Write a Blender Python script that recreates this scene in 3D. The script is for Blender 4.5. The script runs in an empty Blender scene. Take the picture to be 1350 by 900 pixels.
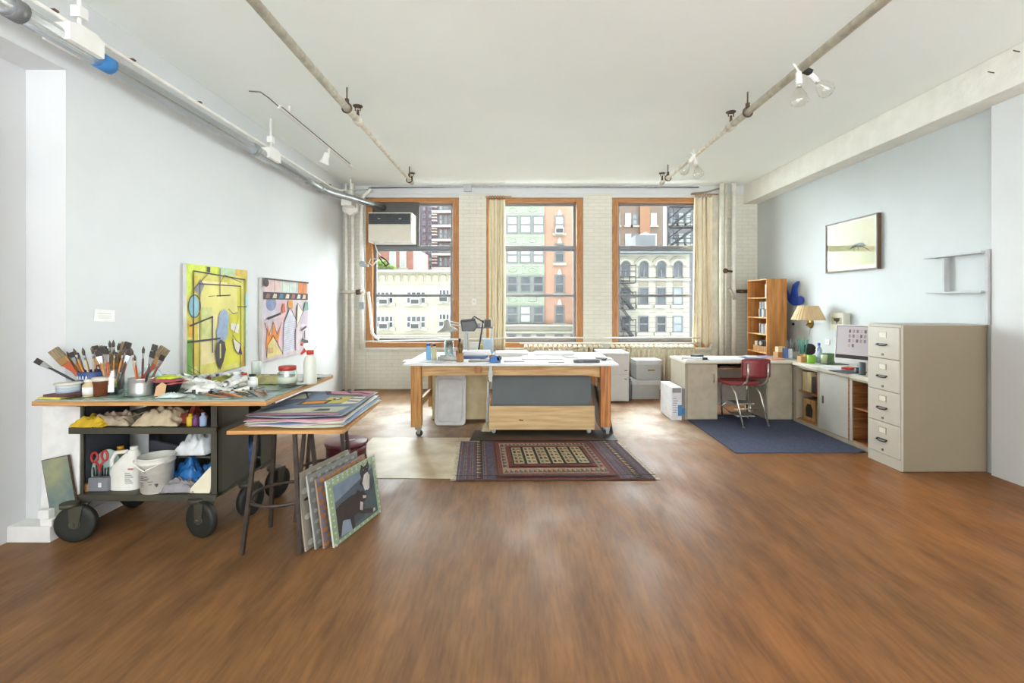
import bpy, bmesh, math, random
from math import sin, cos, pi, radians, sqrt
from mathutils import Vector, Matrix, Euler, noise as mnoise
S = bpy.context.scene
COL = S.collection
random.seed(7)
R = random.Random(11)
EYE, FP, CX, CY = 1.53, 620.0, 681.0, 399.0      # eye height, focal length and vanishing point of the photograph (1350 x 900)
def W(px, py, D): return Vector(((px-CX)/FP*D, D, EYE-(py-CY)/FP*D))
def X(px, D): return (px-CX)/FP*D
def Z(py, D): return EYE-(py-CY)/FP*D
V = Vector
# ---------------------------------------------------------------- materials
def lin(h):
    h = h.lstrip('#'); o = []
    for i in (0, 2, 4):
        c = int(h[i:i+2], 16)/255
        o.append(c/12.92 if c <= .04045 else ((c+.055)/1.055)**2.4)
    return (*o, 1)
_M = {}
def mk(h, rough=.55, metal=0, var=.06, scale=9, bump=0, bscale=None, stretch=None, h2=None, emit=0, alpha=None, trans=0, spec=.5, detail=3, coat=0):
    key = (h, rough, metal, var, scale, bump, bscale, stretch, h2, emit, alpha, trans, spec, coat)
    if key in _M: return _M[key]
    m = bpy.data.materials.new('m_'+h.lstrip('#')+'_%d' % len(_M)); m.use_nodes = True
    nt = m.node_tree; N = nt.nodes; L = nt.links; b = N['Principled BSDF']
    c = lin(h)
    b.inputs['Base Color'].default_value = c; b.inputs['Roughness'].default_value = rough
    b.inputs['Metallic'].default_value = metal; b.inputs['Specular IOR Level'].default_value = spec
    b.inputs['Transmission Weight'].default_value = trans; b.inputs['Coat Weight'].default_value = coat
    if alpha is not None: b.inputs['Alpha'].default_value = alpha
    tc = N.new('ShaderNodeTexCoord'); mp = N.new('ShaderNodeMapping'); L.new(tc.outputs['Object'], mp.inputs['Vector'])
    if stretch: mp.inputs['Scale'].default_value = stretch
    if var or h2:
        n = N.new('ShaderNodeTexNoise'); n.inputs['Scale'].default_value = scale; n.inputs['Detail'].default_value = detail
        L.new(mp.outputs['Vector'], n.inputs['Vector'])
        r = N.new('ShaderNodeValToRGB'); e = r.color_ramp.elements
        e[0].position = .34; e[1].position = .66
        e[0].color = (*[max(0, x*(1-var*1.6)) for x in c[:3]], 1); e[1].color = lin(h2) if h2 else (*[min(1, x*(1+var)) for x in c[:3]], 1)
        L.new(n.outputs['Fac'], r.inputs['Fac']); L.new(r.outputs['Color'], b.inputs['Base Color'])
    if bump:
        n2 = N.new('ShaderNodeTexNoise'); n2.inputs['Scale'].default_value = bscale or scale*4; n2.inputs['Detail'].default_value = 4
        L.new(mp.outputs['Vector'], n2.inputs['Vector'])
        bp = N.new('ShaderNodeBump'); bp.inputs['Strength'].default_value = bump; bp.inputs['Distance'].default_value = .02
        L.new(n2.outputs['Fac'], bp.inputs['Height']); L.new(bp.outputs['Normal'], b.inputs['Normal'])
    if emit:
        b.inputs['Emission Color'].default_value = c; b.inputs['Emission Strength'].default_value = emit
    _M[key] = m; return m
def wood(h, h2, sc=6, stretch=(1, 1, .06), rough=.5): return mk(h, rough, var=.1, scale=sc*3, stretch=stretch, h2=h2, detail=6)
def glassy(h='#f4f8f8', a=.12, rough=.04):
    key = ('glass', h, a, rough)
    if key in _M: return _M[key]
    m = bpy.data.materials.new('glass_%d' % len(_M)); m.use_nodes = True; N = m.node_tree.nodes; L = m.node_tree.links; N.clear()
    out = N.new('ShaderNodeOutputMaterial'); mix = N.new('ShaderNodeMixShader'); tr = N.new('ShaderNodeBsdfTransparent'); gl = N.new('ShaderNodeBsdfGlossy')
    lw = N.new('ShaderNodeLayerWeight'); lw.inputs['Blend'].default_value = .5; pw = N.new('ShaderNodeMath'); pw.operation = 'POWER'; pw.inputs[1].default_value = 5; L.new(lw.outputs['Facing'], pw.inputs[0])
    tr.inputs['Color'].default_value = lin(h); gl.inputs['Roughness'].default_value = rough
    ad = N.new('ShaderNodeMath'); ad.operation = 'ADD'; ad.inputs[1].default_value = a; ad.use_clamp = True
    L.new(pw.outputs[0], ad.inputs[0]); L.new(ad.outputs[0], mix.inputs[0]); L.new(tr.outputs[0], mix.inputs[1]); L.new(gl.outputs[0], mix.inputs[2]); L.new(mix.outputs[0], out.inputs[0])
    _M[key] = m; return m
def brick(h, hm, bw=.2, bh=.067, rough=.7, bump=.5, var=.06, axis='xz', mortar=.008):
    m = bpy.data.materials.new('brick_'+h.lstrip('#')); m.use_nodes = True; N = m.node_tree.nodes; L = m.node_tree.links; b = N['Principled BSDF']
    tc = N.new('ShaderNodeTexCoord'); sp = N.new('ShaderNodeSeparateXYZ'); cb = N.new('ShaderNodeCombineXYZ'); L.new(tc.outputs['Object'], sp.inputs[0])
    L.new(sp.outputs['X' if axis[0] == 'x' else 'Y'], cb.inputs[0]); L.new(sp.outputs['Z'], cb.inputs[1])
    t = N.new('ShaderNodeTexBrick'); L.new(cb.outputs[0], t.inputs['Vector'])
    c = lin(h); t.inputs['Color1'].default_value = (*[x*(1-var) for x in c[:3]], 1); t.inputs['Color2'].default_value = (*[min(1, x*(1+var)) for x in c[:3]], 1)
    t.inputs['Mortar'].default_value = lin(hm); t.inputs['Scale'].default_value = 1; t.inputs['Brick Width'].default_value = bw; t.inputs['Row Height'].default_value = bh
    t.inputs['Mortar Size'].default_value = mortar; t.inputs['Mortar Smooth'].default_value = .3
    n = N.new('ShaderNodeTexNoise'); n.inputs['Scale'].default_value = 3; L.new(tc.outputs['Object'], n.inputs['Vector'])
    mx = N.new('ShaderNodeMix'); mx.data_type = 'RGBA'; mx.blend_type = 'MULTIPLY'; mx.inputs[0].default_value = .25
    L.new(t.outputs['Color'], mx.inputs[6]); L.new(n.outputs['Color'], mx.inputs[7])
    rp = N.new('ShaderNodeValToRGB'); rp.color_ramp.elements[0].color = (.8, .8, .78, 1); rp.color_ramp.elements[0].position = .3; rp.color_ramp.elements[1].position = .6
    L.new(n.outputs['Fac'], rp.inputs[0]); L.new(rp.outputs[0], mx.inputs[7]); L.new(mx.outputs[2], b.inputs['Base Color'])
    bp = N.new('ShaderNodeBump'); bp.inputs['Strength'].default_value = bump; bp.inputs['Distance'].default_value = .01; bp.invert = True
    L.new(t.outputs['Fac'], bp.inputs['Height']); L.new(bp.outputs['Normal'], b.inputs['Normal'])
    b.inputs['Roughness'].default_value = rough
    return m
# ---------------------------------------------------------------- mesh building (authored in world metres unless noted)
def frame(z):
    z = V(z).normalized(); a = V((0, 0, 1)) if abs(z.z) < .9 else V((1, 0, 0))
    x = a.cross(z).normalized(); return x, z.cross(x)
class MB:
    def __init__(s, mat=None):
        s.bm = bmesh.new(); s.mats = []; s.i = 0; s.lift = 0; s.sm = False
        if mat: s.m(mat)
    def m(s, mat):
        if mat not in s.mats: s.mats.append(mat)
        s.i = s.mats.index(mat); return s
    def f(s, vs, smooth=False):
        try: f = s.bm.faces.new(vs)
        except ValueError: return None
        f.material_index = s.i; f.smooth = smooth; return f
    def v(s, p): return s.bm.verts.new(p)
    def box(s, x0, x1, y0, y1, z0, z1, mx=None):
        ps = [(x, y, z) for z in (z0, z1) for y in (y0, y1) for x in (x0, x1)]
        vs = [s.v((mx @ V(p)) if mx else p) for p in ps]
        for q in ((0, 2, 3, 1), (4, 5, 7, 6), (0, 1, 5, 4), (2, 6, 7, 3), (0, 4, 6, 2), (1, 3, 7, 5)): s.f([vs[k] for k in q])
        return s
    def cb(s, c, d, e=(0, 0, 0)):
        mx = Matrix.Translation(V(c)) @ Euler(e).to_matrix().to_4x4()
        return s.box(-d[0]/2, d[0]/2, -d[1]/2, d[1]/2, -d[2]/2, d[2]/2, mx)
    def bar(s, p0, p1, w, h, up=None):          # rectangular bar between two points
        p0, p1 = V(p0), V(p1); z = (p1-p0).normalized()
        if up is None: x, y = frame(z)
        else: x = V(up).cross(z).normalized(); y = z.cross(x)
        a = [s.v(p+x*sx*w/2+y*sy*h/2) for p in (p0, p1) for sx, sy in ((-1, -1), (1, -1), (1, 1), (-1, 1))]
        s.f(a[:4][::-1]); s.f(a[4:])
        for k in range(4): s.f([a[k], a[(k+1) % 4], a[4+(k+1) % 4], a[4+k]])
        return s
    def tube(s, pts, r, n=8, closed=False, caps=True):
        pts = [V(p) for p in pts]; rs = r if isinstance(r, (list, tuple)) else [r]*len(pts); k = len(pts); rings = []
        x = None
        for i, p in enumerate(pts):
            a = pts[(i-1) % k] if (closed or i) else p; b = pts[(i+1) % k] if (closed or i < k-1) else p
            t = (b-a).normalized()
            if x is None: x, y = frame(t)
            else:
                x = (x-t*x.dot(t)).normalized(); y = t.cross(x)
            rings.append([s.v(p+(x*cos(2*pi*j/n)+y*sin(2*pi*j/n))*max(rs[i], 1e-4)) for j in range(n)])
        for i in range(k if closed else k-1):
            A, B = rings[i], rings[(i+1) % k]
            for j in range(n): s.f([A[j], A[(j+1) % n], B[(j+1) % n], B[j]], True)
        if caps and not closed: s.f(rings[0][::-1]); s.f(rings[-1])
        return s
    def cyl(s, p0, p1, r0, r1=None, n=16): return s.tube([p0, p1], [r0, r0 if r1 is None else r1], n)
    def lathe(s, prof, c=(0, 0, 0), n=20, mx=None, sx=1, sy=1, smooth=True):
        c = V(c); rings = []
        for r, z in prof:
            ring = []
            for j in range(n):
                p = V((r*cos(2*pi*j/n)*sx, r*sin(2*pi*j/n)*sy, z)); ring.append(s.v(c+(mx @ p if mx else p)))
            rings.append(ring)
        for A, B in zip(rings, rings[1:]):
            for j in range(n): s.f([A[j], A[(j+1) % n], B[(j+1) % n], B[j]], smooth)
        if prof[0][0] > 1e-4: s.f(rings[0][::-1])
        if prof[-1][0] > 1e-4: s.f(rings[-1])
        return s
    def prism(s, pts, o, u, v, t):               # polygon in the plane o + a*u + b*v, thickness t along u x v
        o, u, v = V(o), V(u), V(v); n = u.cross(v).normalized()*t
        A = [s.v(o+u*a+v*b) for a, b in pts]; B = [s.v(o+u*a+v*b+n) for a, b in pts]
        s.f(A[::-1]); s.f(B); k = len(pts)
        for i in range(k): s.f([A[i], A[(i+1) % k], B[(i+1) % k], B[i]])
        return s
    def grid(s, fn, nu, nv, smooth=True):
        g = [[s.v(fn(i/nu, j/nv)) for j in range(nv+1)] for i in range(nu+1)]
        for i in range(nu):
            for j in range(nv): s.f([g[i][j], g[i+1][j], g[i+1][j+1], g[i][j+1]], smooth)
        return s
    def ball(s, c, r, n=12, mx=None):
        r = (r, r, r) if isinstance(r, (int, float)) else r
        prof = [(max(1e-4, sin(pi*k/(n//2+2)))if 0 < k < n//2+2 else 1e-5, -cos(pi*k/(n//2+2))*r[2]) for k in range(n//2+3)]
        return s.lathe(prof, c, n, mx, r[0], r[1])
    # -- flat artwork on a frame (o, u, v): coordinates 0..1
    def fr(s, o, u, v, step=.0004):
        s.o, s.u, s.w = V(o), V(u), V(v); s.nn = s.u.cross(s.w).normalized(); s.lift = .0006; s.step = step; return s
    def q(s, a, b, up=True):
        return s.v(s.o+s.u*a+s.w*b+s.nn*s.lift)
    def p2(s, mat, pts):
        s.m(mat); s.f([s.q(a, b) for a, b in pts]); s.lift += s.step; return s
    def r2(s, mat, a0, b0, a1, b1): return s.p2(mat, [(a0, b0), (a1, b0), (a1, b1), (a0, b1)])
    def e2(s, mat, a, b, ra, rb, n=20): return s.p2(mat, [(a+ra*cos(2*pi*k/n), b+rb*sin(2*pi*k/n)) for k in range(n)])
    def l2(s, mat, pts, w):                      # stroke, w in metres
        s.m(mat); U, Wd = s.u.length, s.w.length
        for (a, b), (c, d) in zip(pts, pts[1:]):
            t = V(((c-a)*U, (d-b)*Wd)); 
            if t.length < 1e-6: continue
            t.normalize(); na, nb = -t.y*w/2/U, t.x*w/2/Wd; ea, eb = t.x*w*.3/U, t.y*w*.3/Wd
            s.f([s.q(a-na-ea, b-nb-eb), s.q(c-na+ea, d-nb+eb), s.q(c+na+ea, d+nb+eb), s.q(a+na-ea, b+nb-eb)])
        s.lift += s.step; return s
    def obj(s, name, parent=None, label=None, cat=None, group=None, kind=None, bevel=0, loc=None, solid=0, sub=0, recalc=True):
        bm = s.bm
        if recalc and not s.lift: bmesh.ops.recalc_face_normals(bm, faces=bm.faces)
        if loc is not None: off = V((0, 0, 0))
        elif parent is not None: off = V(parent['_w'])
        elif bm.verts:
            xs = [v.co for v in bm.verts]
            off = V(((min(p.x for p in xs)+max(p.x for p in xs))/2, (min(p.y for p in xs)+max(p.y for p in xs))/2, min(p.z for p in xs)))
        else: off = V((0, 0, 0))
        bmesh.ops.translate(bm, verts=bm.verts, vec=-off)
        me = bpy.data.meshes.new(name); bm.to_mesh(me); bm.free()
        for m in s.mats: me.materials.append(m)
        o = bpy.data.objects.new(name, me); COL.objects.link(o)
        if solid:
            md = o.modifiers.new('solid', 'SOLIDIFY'); md.thickness = solid; md.offset = 0
        if bevel:
            md = o.modifiers.new('bevel', 'BEVEL'); md.width = bevel; md.segments = 2; md.limit_method = 'ANGLE'; md.angle_limit = radians(50)
        if sub:
            md = o.modifiers.new('sub', 'SUBSURF'); md.levels = md.render_levels = sub
        if parent is not None:
            o.parent = parent; o.location = (loc or (0, 0, 0)); o['_w'] = list(off)
        else:
            o.location = off if loc is None else loc; o['_w'] = list(off)
        tag(o, label, cat, group, kind); return o
def tag(o, label=None, cat=None, group=None, kind=None):
    if label: o['label'] = label
    if cat: o['category'] = cat
    if group: o['group'] = group
    if kind: o['kind'] = kind
    return o
def T(name, loc, label=None, cat=None, group=None, kind=None):
    o = bpy.data.objects.new(name, None); COL.objects.link(o); o.location = loc; o['_w'] = list(loc); o.empty_display_size = .05
    return tag(o, label, cat, group, kind)
def kids(o): return [c for c in bpy.data.objects if c.parent == o]
def dup(o, loc=None, rot=None, label=None, group=None, scale=None, parent=None):
    kid = {}
    def cp(a, par):
        c = a.copy(); COL.objects.link(c)
        if par is not None: c.parent = par
        for ch in list(a.children): cp(ch, c)
        return c
    c = cp(o, parent if parent is not None else o.parent)
    if loc is not None: c.location = loc
    if rot is not None: c.rotation_euler = rot
    if scale is not None: c.scale = scale if not isinstance(scale, (int, float)) else (scale,)*3
    if label: c['label'] = label
    if group: c['group'] = group
    return c
def rag(c, rx, ry, h, seed, amp=.35, nu=26, nv=26, floor=None):
    """a crumpled cloth mound: returns a grid function"""
    c = V(c)
    def fn(u, v):
        a = (u-.5)*2; b = (v-.5)*2; rr = max(abs(a), abs(b))
        d = max(0, 1-rr**2.4)
        nz = mnoise.noise(V((a*2.1+seed, b*2.1, seed*.7)))+.6*mnoise.noise(V((a*4.7, b*4.7+seed, 1.3)))
        z = h*d*(.62+amp*nz)+.012*abs(mnoise.noise(V((a*6, b*6, seed))))
        k = 1+.22*mnoise.noise(V((a*1.4, b*1.4+seed, 3)))
        return c+V((a*rx*k, b*ry*k, max(.003, z)))
    return fn
EXPO, SKY_BACK, SKY_FRONT, LOW = 1.84, 6.8, 1.4, 3.0
# ================================================================ camera, light
cam = bpy.data.cameras.new('camera'); co = bpy.data.objects.new('camera', cam); COL.objects.link(co)
co.location = (0, 0, EYE); co.rotation_euler = (pi/2, 0, 0); cam.sensor_width = 36; cam.lens = 36*FP/1350
cam.shift_x = -(CX-675)/1350; cam.shift_y = -(450-CY)/1350; cam.clip_end = 300; cam.clip_start = .05
S.camera = co
S.view_settings.view_transform = 'Standard'; S.view_settings.look = 'None'; S.view_settings.gamma = 1
S.view_settings.use_curve_mapping = False; S.view_settings.exposure = EXPO
w = bpy.data.worlds.new('sky'); S.world = w; w.use_nodes = True
N = w.node_tree.nodes; L = w.node_tree.links; bg = N['Background']
tc = N.new('ShaderNodeTexCoord'); sp = N.new('ShaderNodeSeparateXYZ'); L.new(tc.outputs['Generated'], sp.inputs[0])
mr = N.new('ShaderNodeMapRange'); mr.inputs[1].default_value = -.25; mr.inputs[2].default_value = .7
L.new(sp.outputs['Z'], mr.inputs[0])
rp = N.new('ShaderNodeValToRGB'); rp.color_ramp.elements[0].color = (.94, .975, 1, 1); rp.color_ramp.elements[1].color = (.97, .985, 1, 1)
L.new(mr.outputs[0], rp.inputs[0]); L.new(rp.outputs[0], bg.inputs['Color'])
# hazy sky, brightest towards the sun behind the houses across the street
m2 = N.new('ShaderNodeMapRange'); m2.inputs[1].default_value = .5; m2.inputs[2].default_value = 0; m2.inputs[3].default_value = SKY_BACK; m2.inputs[4].default_value = SKY_FRONT
L.new(sp.outputs['Y'], m2.inputs[0])
m3 = N.new('ShaderNodeMapRange'); m3.inputs[1].default_value = .0; m3.inputs[2].default_value = -.3; m3.inputs[3].default_value = 1; m3.inputs[4].default_value = LOW  # added glow below the horizon, through the open room end, to brighten the ceiling
mm = N.new('ShaderNodeMath'); mm.operation = 'MULTIPLY'; L.new(sp.outputs['Z'], m3.inputs[0]); L.new(m2.outputs[0], mm.inputs[0]); L.new(m3.outputs[0], mm.inputs[1]); L.new(mm.outputs[0], bg.inputs['Strength'])
S.cycles.use_denoising = True; S.cycles.max_bounces = 10; S.cycles.diffuse_bounces = 6; S.cycles.transparent_max_bounces = 24
S.cycles.sample_clamp_indirect = 8
# ================================================================ room shell
H = 3.60; XL = -2.99; XR = 4.26; YB = 8.32; Y0 = -4.5
M_wall = mk('#d2d4d5', .6, var=.015, scale=2.2, bump=.05, bscale=14)
M_ceil = mk('#f5faf6', .7, var=.012, scale=.8, bump=.04, bscale=9)
M_blue = mk('#bac0c0', .45, var=.02, scale=1.6, bump=.06, bscale=12)
M_beam = mk('#e6e5dc', .6, var=.035, scale=5, bump=.25, bscale=16)
M_brickw = brick('#dedccf', '#d2d0c3', .21, .066, .6, .5, .02, mortar=.006)
M_trim = mk('#e6e5e2', .45, var=.03)
def floor_mat():
    m = bpy.data.materials.new('plywood_floor'); m.use_nodes = True; N = m.node_tree.nodes; L = m.node_tree.links; b = N['Principled BSDF']
    tc = N.new('ShaderNodeTexCoord')
    def nz(scale, sc, det=5, rough=.55, off=(0, 0, 0)):
        mp = N.new('ShaderNodeMapping'); mp.inputs['Scale'].default_value = sc; mp.inputs['Location'].default_value = off; L.new(tc.outputs['Object'], mp.inputs['Vector'])
        n = N.new('ShaderNodeTexNoise'); n.inputs['Scale'].default_value = scale; n.inputs['Detail'].default_value = det; n.inputs['Roughness'].default_value = rough
        L.new(mp.outputs['Vector'], n.inputs['Vector']); return n
    def ramp(src, stops):
        r = N.new('ShaderNodeValToRGB'); e = r.color_ramp.elements
        e[0].position, e[0].color = stops[0][0], stops[0][1]; e[1].position, e[1].color = stops[-1][0], stops[-1][1]
        for p, c in stops[1:-1]:
            k = e.new(p); k.color = c
        L.new(src, r.inputs[0]); return r
    def mixc(f, a, bb, mode='MIX'):
        x = N.new('ShaderNodeMix'); x.data_type = 'RGBA'; x.blend_type = mode
        if isinstance(f, float): x.inputs[0].default_value = f
        else: L.new(f, x.inputs[0])
        for s_, k in ((a, 6), (bb, 7)):
            if isinstance(s_, tuple): x.inputs[k].default_value = s_
            else: L.new(s_, x.inputs[k])
        return x.outputs[2]
    g1 = nz(5, (1.4, .3, 1), 7, .62); g2 = nz(30, (1.6, .16, 1), 5, .6); big = nz(.7, (1, .7, 1), 3, .5)
    c1 = ramp(g1.outputs['Fac'], [(.3, lin('#644630')), (.5, lin('#7f5b39')), (.7, lin('#976b42'))])
    c2 = ramp(g2.outputs['Fac'], [(.35, lin('#573c28')), (.6, lin('#8b643e'))])
    c = mixc(.3, c1.outputs[0], c2.outputs[0])
    bigr = ramp(big.outputs['Fac'], [(.3, (.74, .74, .76, 1)), (.62, (1, 1, 1, 1))])
    c = mixc(.8, c, bigr.outputs[0], 'MULTIPLY')
    # redder varnish in the right half of the room
    # worn, scuffed strips near the windows, with window glare painted into the pale colour
    sp = N.new('ShaderNodeSeparateXYZ'); L.new(tc.outputs['Object'], sp.inputs[0])
    def mr(src, a, b_, lo=0, hi=1):
        q = N.new('ShaderNodeMapRange'); q.interpolation_type = 'SMOOTHSTEP'; q.inputs[1].default_value = a; q.inputs[2].default_value = b_; q.inputs[3].default_value = lo; q.inputs[4].default_value = hi
        L.new(src, q.inputs[0]); return q.outputs[0]
    def mth(op, a, b_):
        q = N.new('ShaderNodeMath'); q.operation = op; q.use_clamp = True
        for s_, k in ((a, 0), (b_, 1)):
            if isinstance(s_, (int, float)): q.inputs[k].default_value = s_
            else: L.new(s_, q.inputs[k])
        return q.outputs[0]
    vn = nz(.9, (1, .6, 1), 3, .5, (5, 5, 0)); vx = mr(sp.outputs['X'], -.4, 1.6); c = mixc(mth('MULTIPLY', vx, mr(vn.outputs['Fac'], .2, .75, .25, .85)), c, mixc(1.0, c, (1.25, .98, .72, 1), 'MULTIPLY'))
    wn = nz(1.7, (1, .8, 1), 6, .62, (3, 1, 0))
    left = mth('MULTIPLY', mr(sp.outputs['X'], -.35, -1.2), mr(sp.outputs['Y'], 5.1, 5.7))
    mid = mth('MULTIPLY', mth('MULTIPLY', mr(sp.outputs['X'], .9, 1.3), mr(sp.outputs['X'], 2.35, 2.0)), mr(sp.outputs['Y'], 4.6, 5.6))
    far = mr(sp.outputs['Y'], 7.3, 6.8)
    wear_glare = mth('MULTIPLY', mth('MULTIPLY', mth('ADD', left, mid), far), mr(wn.outputs['Fac'], .3, .62))
    c = mixc(mth('MULTIPLY', wear_glare, .8), c, lin('#c8b7a4'))
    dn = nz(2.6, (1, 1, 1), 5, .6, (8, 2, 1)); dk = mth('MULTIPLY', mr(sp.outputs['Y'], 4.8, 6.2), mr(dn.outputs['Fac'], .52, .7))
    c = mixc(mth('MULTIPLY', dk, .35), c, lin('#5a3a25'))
    L.new(c, b.inputs['Base Color'])
    rr = nz(3.5, (1, .4, 1), 4); rv = mr(rr.outputs['Fac'], .3, .7, .36, .52); L.new(rv, b.inputs['Roughness'])
    bp = N.new('ShaderNodeBump'); bp.inputs['Strength'].default_value = .06; bp.inputs['Distance'].default_value = .01; L.new(g2.outputs['Fac'], bp.inputs['Height']); L.new(bp.outputs[0], b.inputs['Normal'])
    b.inputs['Specular IOR Level'].default_value = .22
    return m
def st(mb, name, bevel=0, parent=None): return mb.obj(name, parent, kind='structure' if parent is None else None, bevel=bevel, loc=(0, 0, 0))
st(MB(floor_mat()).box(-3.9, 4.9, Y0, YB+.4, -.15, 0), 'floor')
st(MB(M_ceil).box(-3.9, 4.9, Y0, YB+.4, H, H+.2), 'ceiling')
# left wall: a shallow niche on the near side, with a lintel over it, and the angled end by the pipes
b = MB(M_wall).box(XL-.6, XL, 3.12, 7.45, 0, H).box(XL-.6, XL, Y0, 3.12, 3.075, H)
b.prism([(XL, 7.45), (-3.075, YB+.05), (XL-.6, YB+.05), (XL-.6, 7.45)], (0, 0, 0), (1, 0, 0), (0, 1, 0), H)
b.box(-3.85, -3.255, Y0, 3.12, 0, 3.075)
st(b, 'wall_left')
b = MB(M_trim).box(-3.255, XL+.012, 3.0, 3.119, 0, .10).box(XL+.001, XL+.016, 3.12, 7.44, 0, .09)
st(b, 'baseboard_left', .004)
st(MB(M_blue).box(XR, XR+.3, 4.0, YB+.05, 0, H), 'wall_right')
st(MB(M_beam).box(4.01, XR, Y0, YB, 3.275, H-.001), 'trim_1', .008)            # plastered beam along the right wall
st(MB(M_wall).box(4.22, 4.8, Y0, 4.18, 0, 3.274), 'trim_2')                     # projecting pier, right foreground
st(MB(mk('#cfcdbf', .6, var=.05)).box(4.01, 4.03, -1.59, -1.5, 3.1, 3.2), 'trim_3') if False else None
# back wall with three openings
OP = [(-2.67, -1.02), (-.537, 1.18), (1.69, 3.41)]; ZB, ZT = .738, 3.395
b = MB(M_brickw); xs = [-3.4]+[x for o in OP for x in o]+[4.6]
for i in range(0, 8, 2): b.box(xs[i], xs[i+1], YB, YB+.34, 0, 3.45)
for a, c in OP: b.box(a, c, YB+.02, YB+.34, 0, ZB)
b.m(M_wall)
b.box(-3.4, 4.6, YB-.012, YB+.34, 3.45, H)
for a, c in OP: b.box(a, c, YB+.012, YB+.34, ZT, 3.45)
st(b, 'wall_back')
# unseen rest of this room's street front, added to keep sky off the facades
b = MB(brick('#a8a5a0', '#98958f', .22, .07, .8, .3)).box(-45, -3.95, YB-.1, YB+.34, -9, 17).box(4.95, 45, YB-.1, YB+.34, -9, 17).box(-3.95, 4.95, YB+.1, YB+.34, H+.25, 17).box(-3.95, 4.95, YB+.1, YB+.34, -9, -.2)
st(b, 'wall_street')
# column of rough plaster beside the third window
st(MB(mk('#cfcabb', .7, var=.09, scale=7, bump=.4, bscale=20)).box(3.43, 3.55, YB-.05, YB, .0, 3.45), 'trim_4', .01)
# windows: oak frame, grey aluminium sashes, glass
M_oak = wood('#a96f3c', '#c08850', 4, (8, 8, .5)); M_oakh = wood('#a96f3c', '#c08850', 4, (.5, 8, 8))
M_alu = mk('#77777a', .42, .3, var=.03); M_pane = glassy('#f6fbfb', .003, .02)
def window(n, a, c):
    w_ = T('window_%d' % n, ((a+c)/2, YB, ZB), 'oak framed sash window number %d in the back wall' % n if 0 else None, None, None, 'structure')
    fw = .115
    b = MB(M_oak).box(a, a+fw, YB+.03, YB+.2, ZB, ZT).box(c-fw, c, YB+.03, YB+.2, ZB, ZT)
    b.m(M_oakh).box(a+fw, c-fw, YB+.03, YB+.2, ZT-.075, ZT).box(a+fw, c-fw, YB+.01, YB+.2, ZB, ZB+.085)
    b.obj('window_frame', w_, bevel=.008)
    zr = Z(327, YB+.12); t = .05
    for nm, y, z0, z1 in (('upper_sash', YB+.155, zr-.05, ZT-.075), ('lower_sash', YB+.105, ZB+.085, zr+.03)):
        rb = .1 if nm == 'upper_sash' else .075
        s = MB(M_alu).box(a+fw, a+fw+t, y, y+.04, z0, z1).box(c-fw-t, c-fw, y, y+.04, z0, z1).box(a+fw+t, c-fw-t, y, y+.04, z0, z0+(.1 if nm[0] == 'u' else rb)).box(a+fw+t, c-fw-t, y, y+.04, z1-(.045 if nm[0] == 'u' else .055), z1)
        if nm[0] == 'l':
            zm = Z(389.5, YB+.12); s.box(a+fw+t, c-fw-t, y-.004, y+.044, zm-.022, zm+.022)
            s.cb(((a+c)/2, y-.01, z1-.03), (.05, .03, .03))
        so = s.obj(nm, w_, bevel=.003)
        MB(M_pane).box(a+fw+t, c-fw-t, y+.018, y+.022, z0+.05, z1-.045).obj('pane', so)
    MB(M_trim).box(a-.02, c+.02, YB-.03, YB+.02, ZB-.035, ZB).obj('sill', w_, bevel=.005)
    return w_
for i, (a, c) in enumerate(OP): window(i+1, a, c)
# ================================================================ the street outside
def dim(h, f=.43):
    h = h.lstrip('#'); o = ''
    for i in (0, 2, 4): o += '%02x' % round(255*(int(h[i:i+2], 16)/255)*f**(1/2.2))
    return o
room_mk, room_brick = mk, brick                            # street colours dimmed in place of weaker daylight, so the exterior does not overexpose
def mk(h, *a, **k): return room_mk(dim(h), *a, **k)
def brick(h, hm, *a, **k): return room_brick(dim(h), dim(hm), *a, **k)
M_whx = mk('#ecebe6', .4, var=.02)
M_gl = [mk('#8f98a3', .15, var=.25, scale=1.2), mk('#5f6670', .12, var=.3, scale=1.2), mk('#b9c6d2', .15, var=.15, scale=.8), mk('#dfe8ef', .25, var=.08, scale=.7), mk('#4a4d56', .15, var=.2)]
M_wf = mk('#8d8f93', .6); M_wfw = mk('#e9e8e4', .6); M_stone = mk('#dcd8c8', .8, var=.06, scale=2); M_fe = mk('#4b4c50', .6)
def facade(name, label, px0, px1, pyt, D, mat, zb=-9, depth=6, cat='building'):
    x0, x1, zt = X(px0, D), X(px1, D), Z(pyt, D)
    r = T(name, ((x0+x1)/2, D, zb), label, cat, 'buildings across the street'); r['D'] = D
    MB(mat).box(x0, x1, D, D+depth, zb, zt).obj('wall', r); return r
WP = {}
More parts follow.
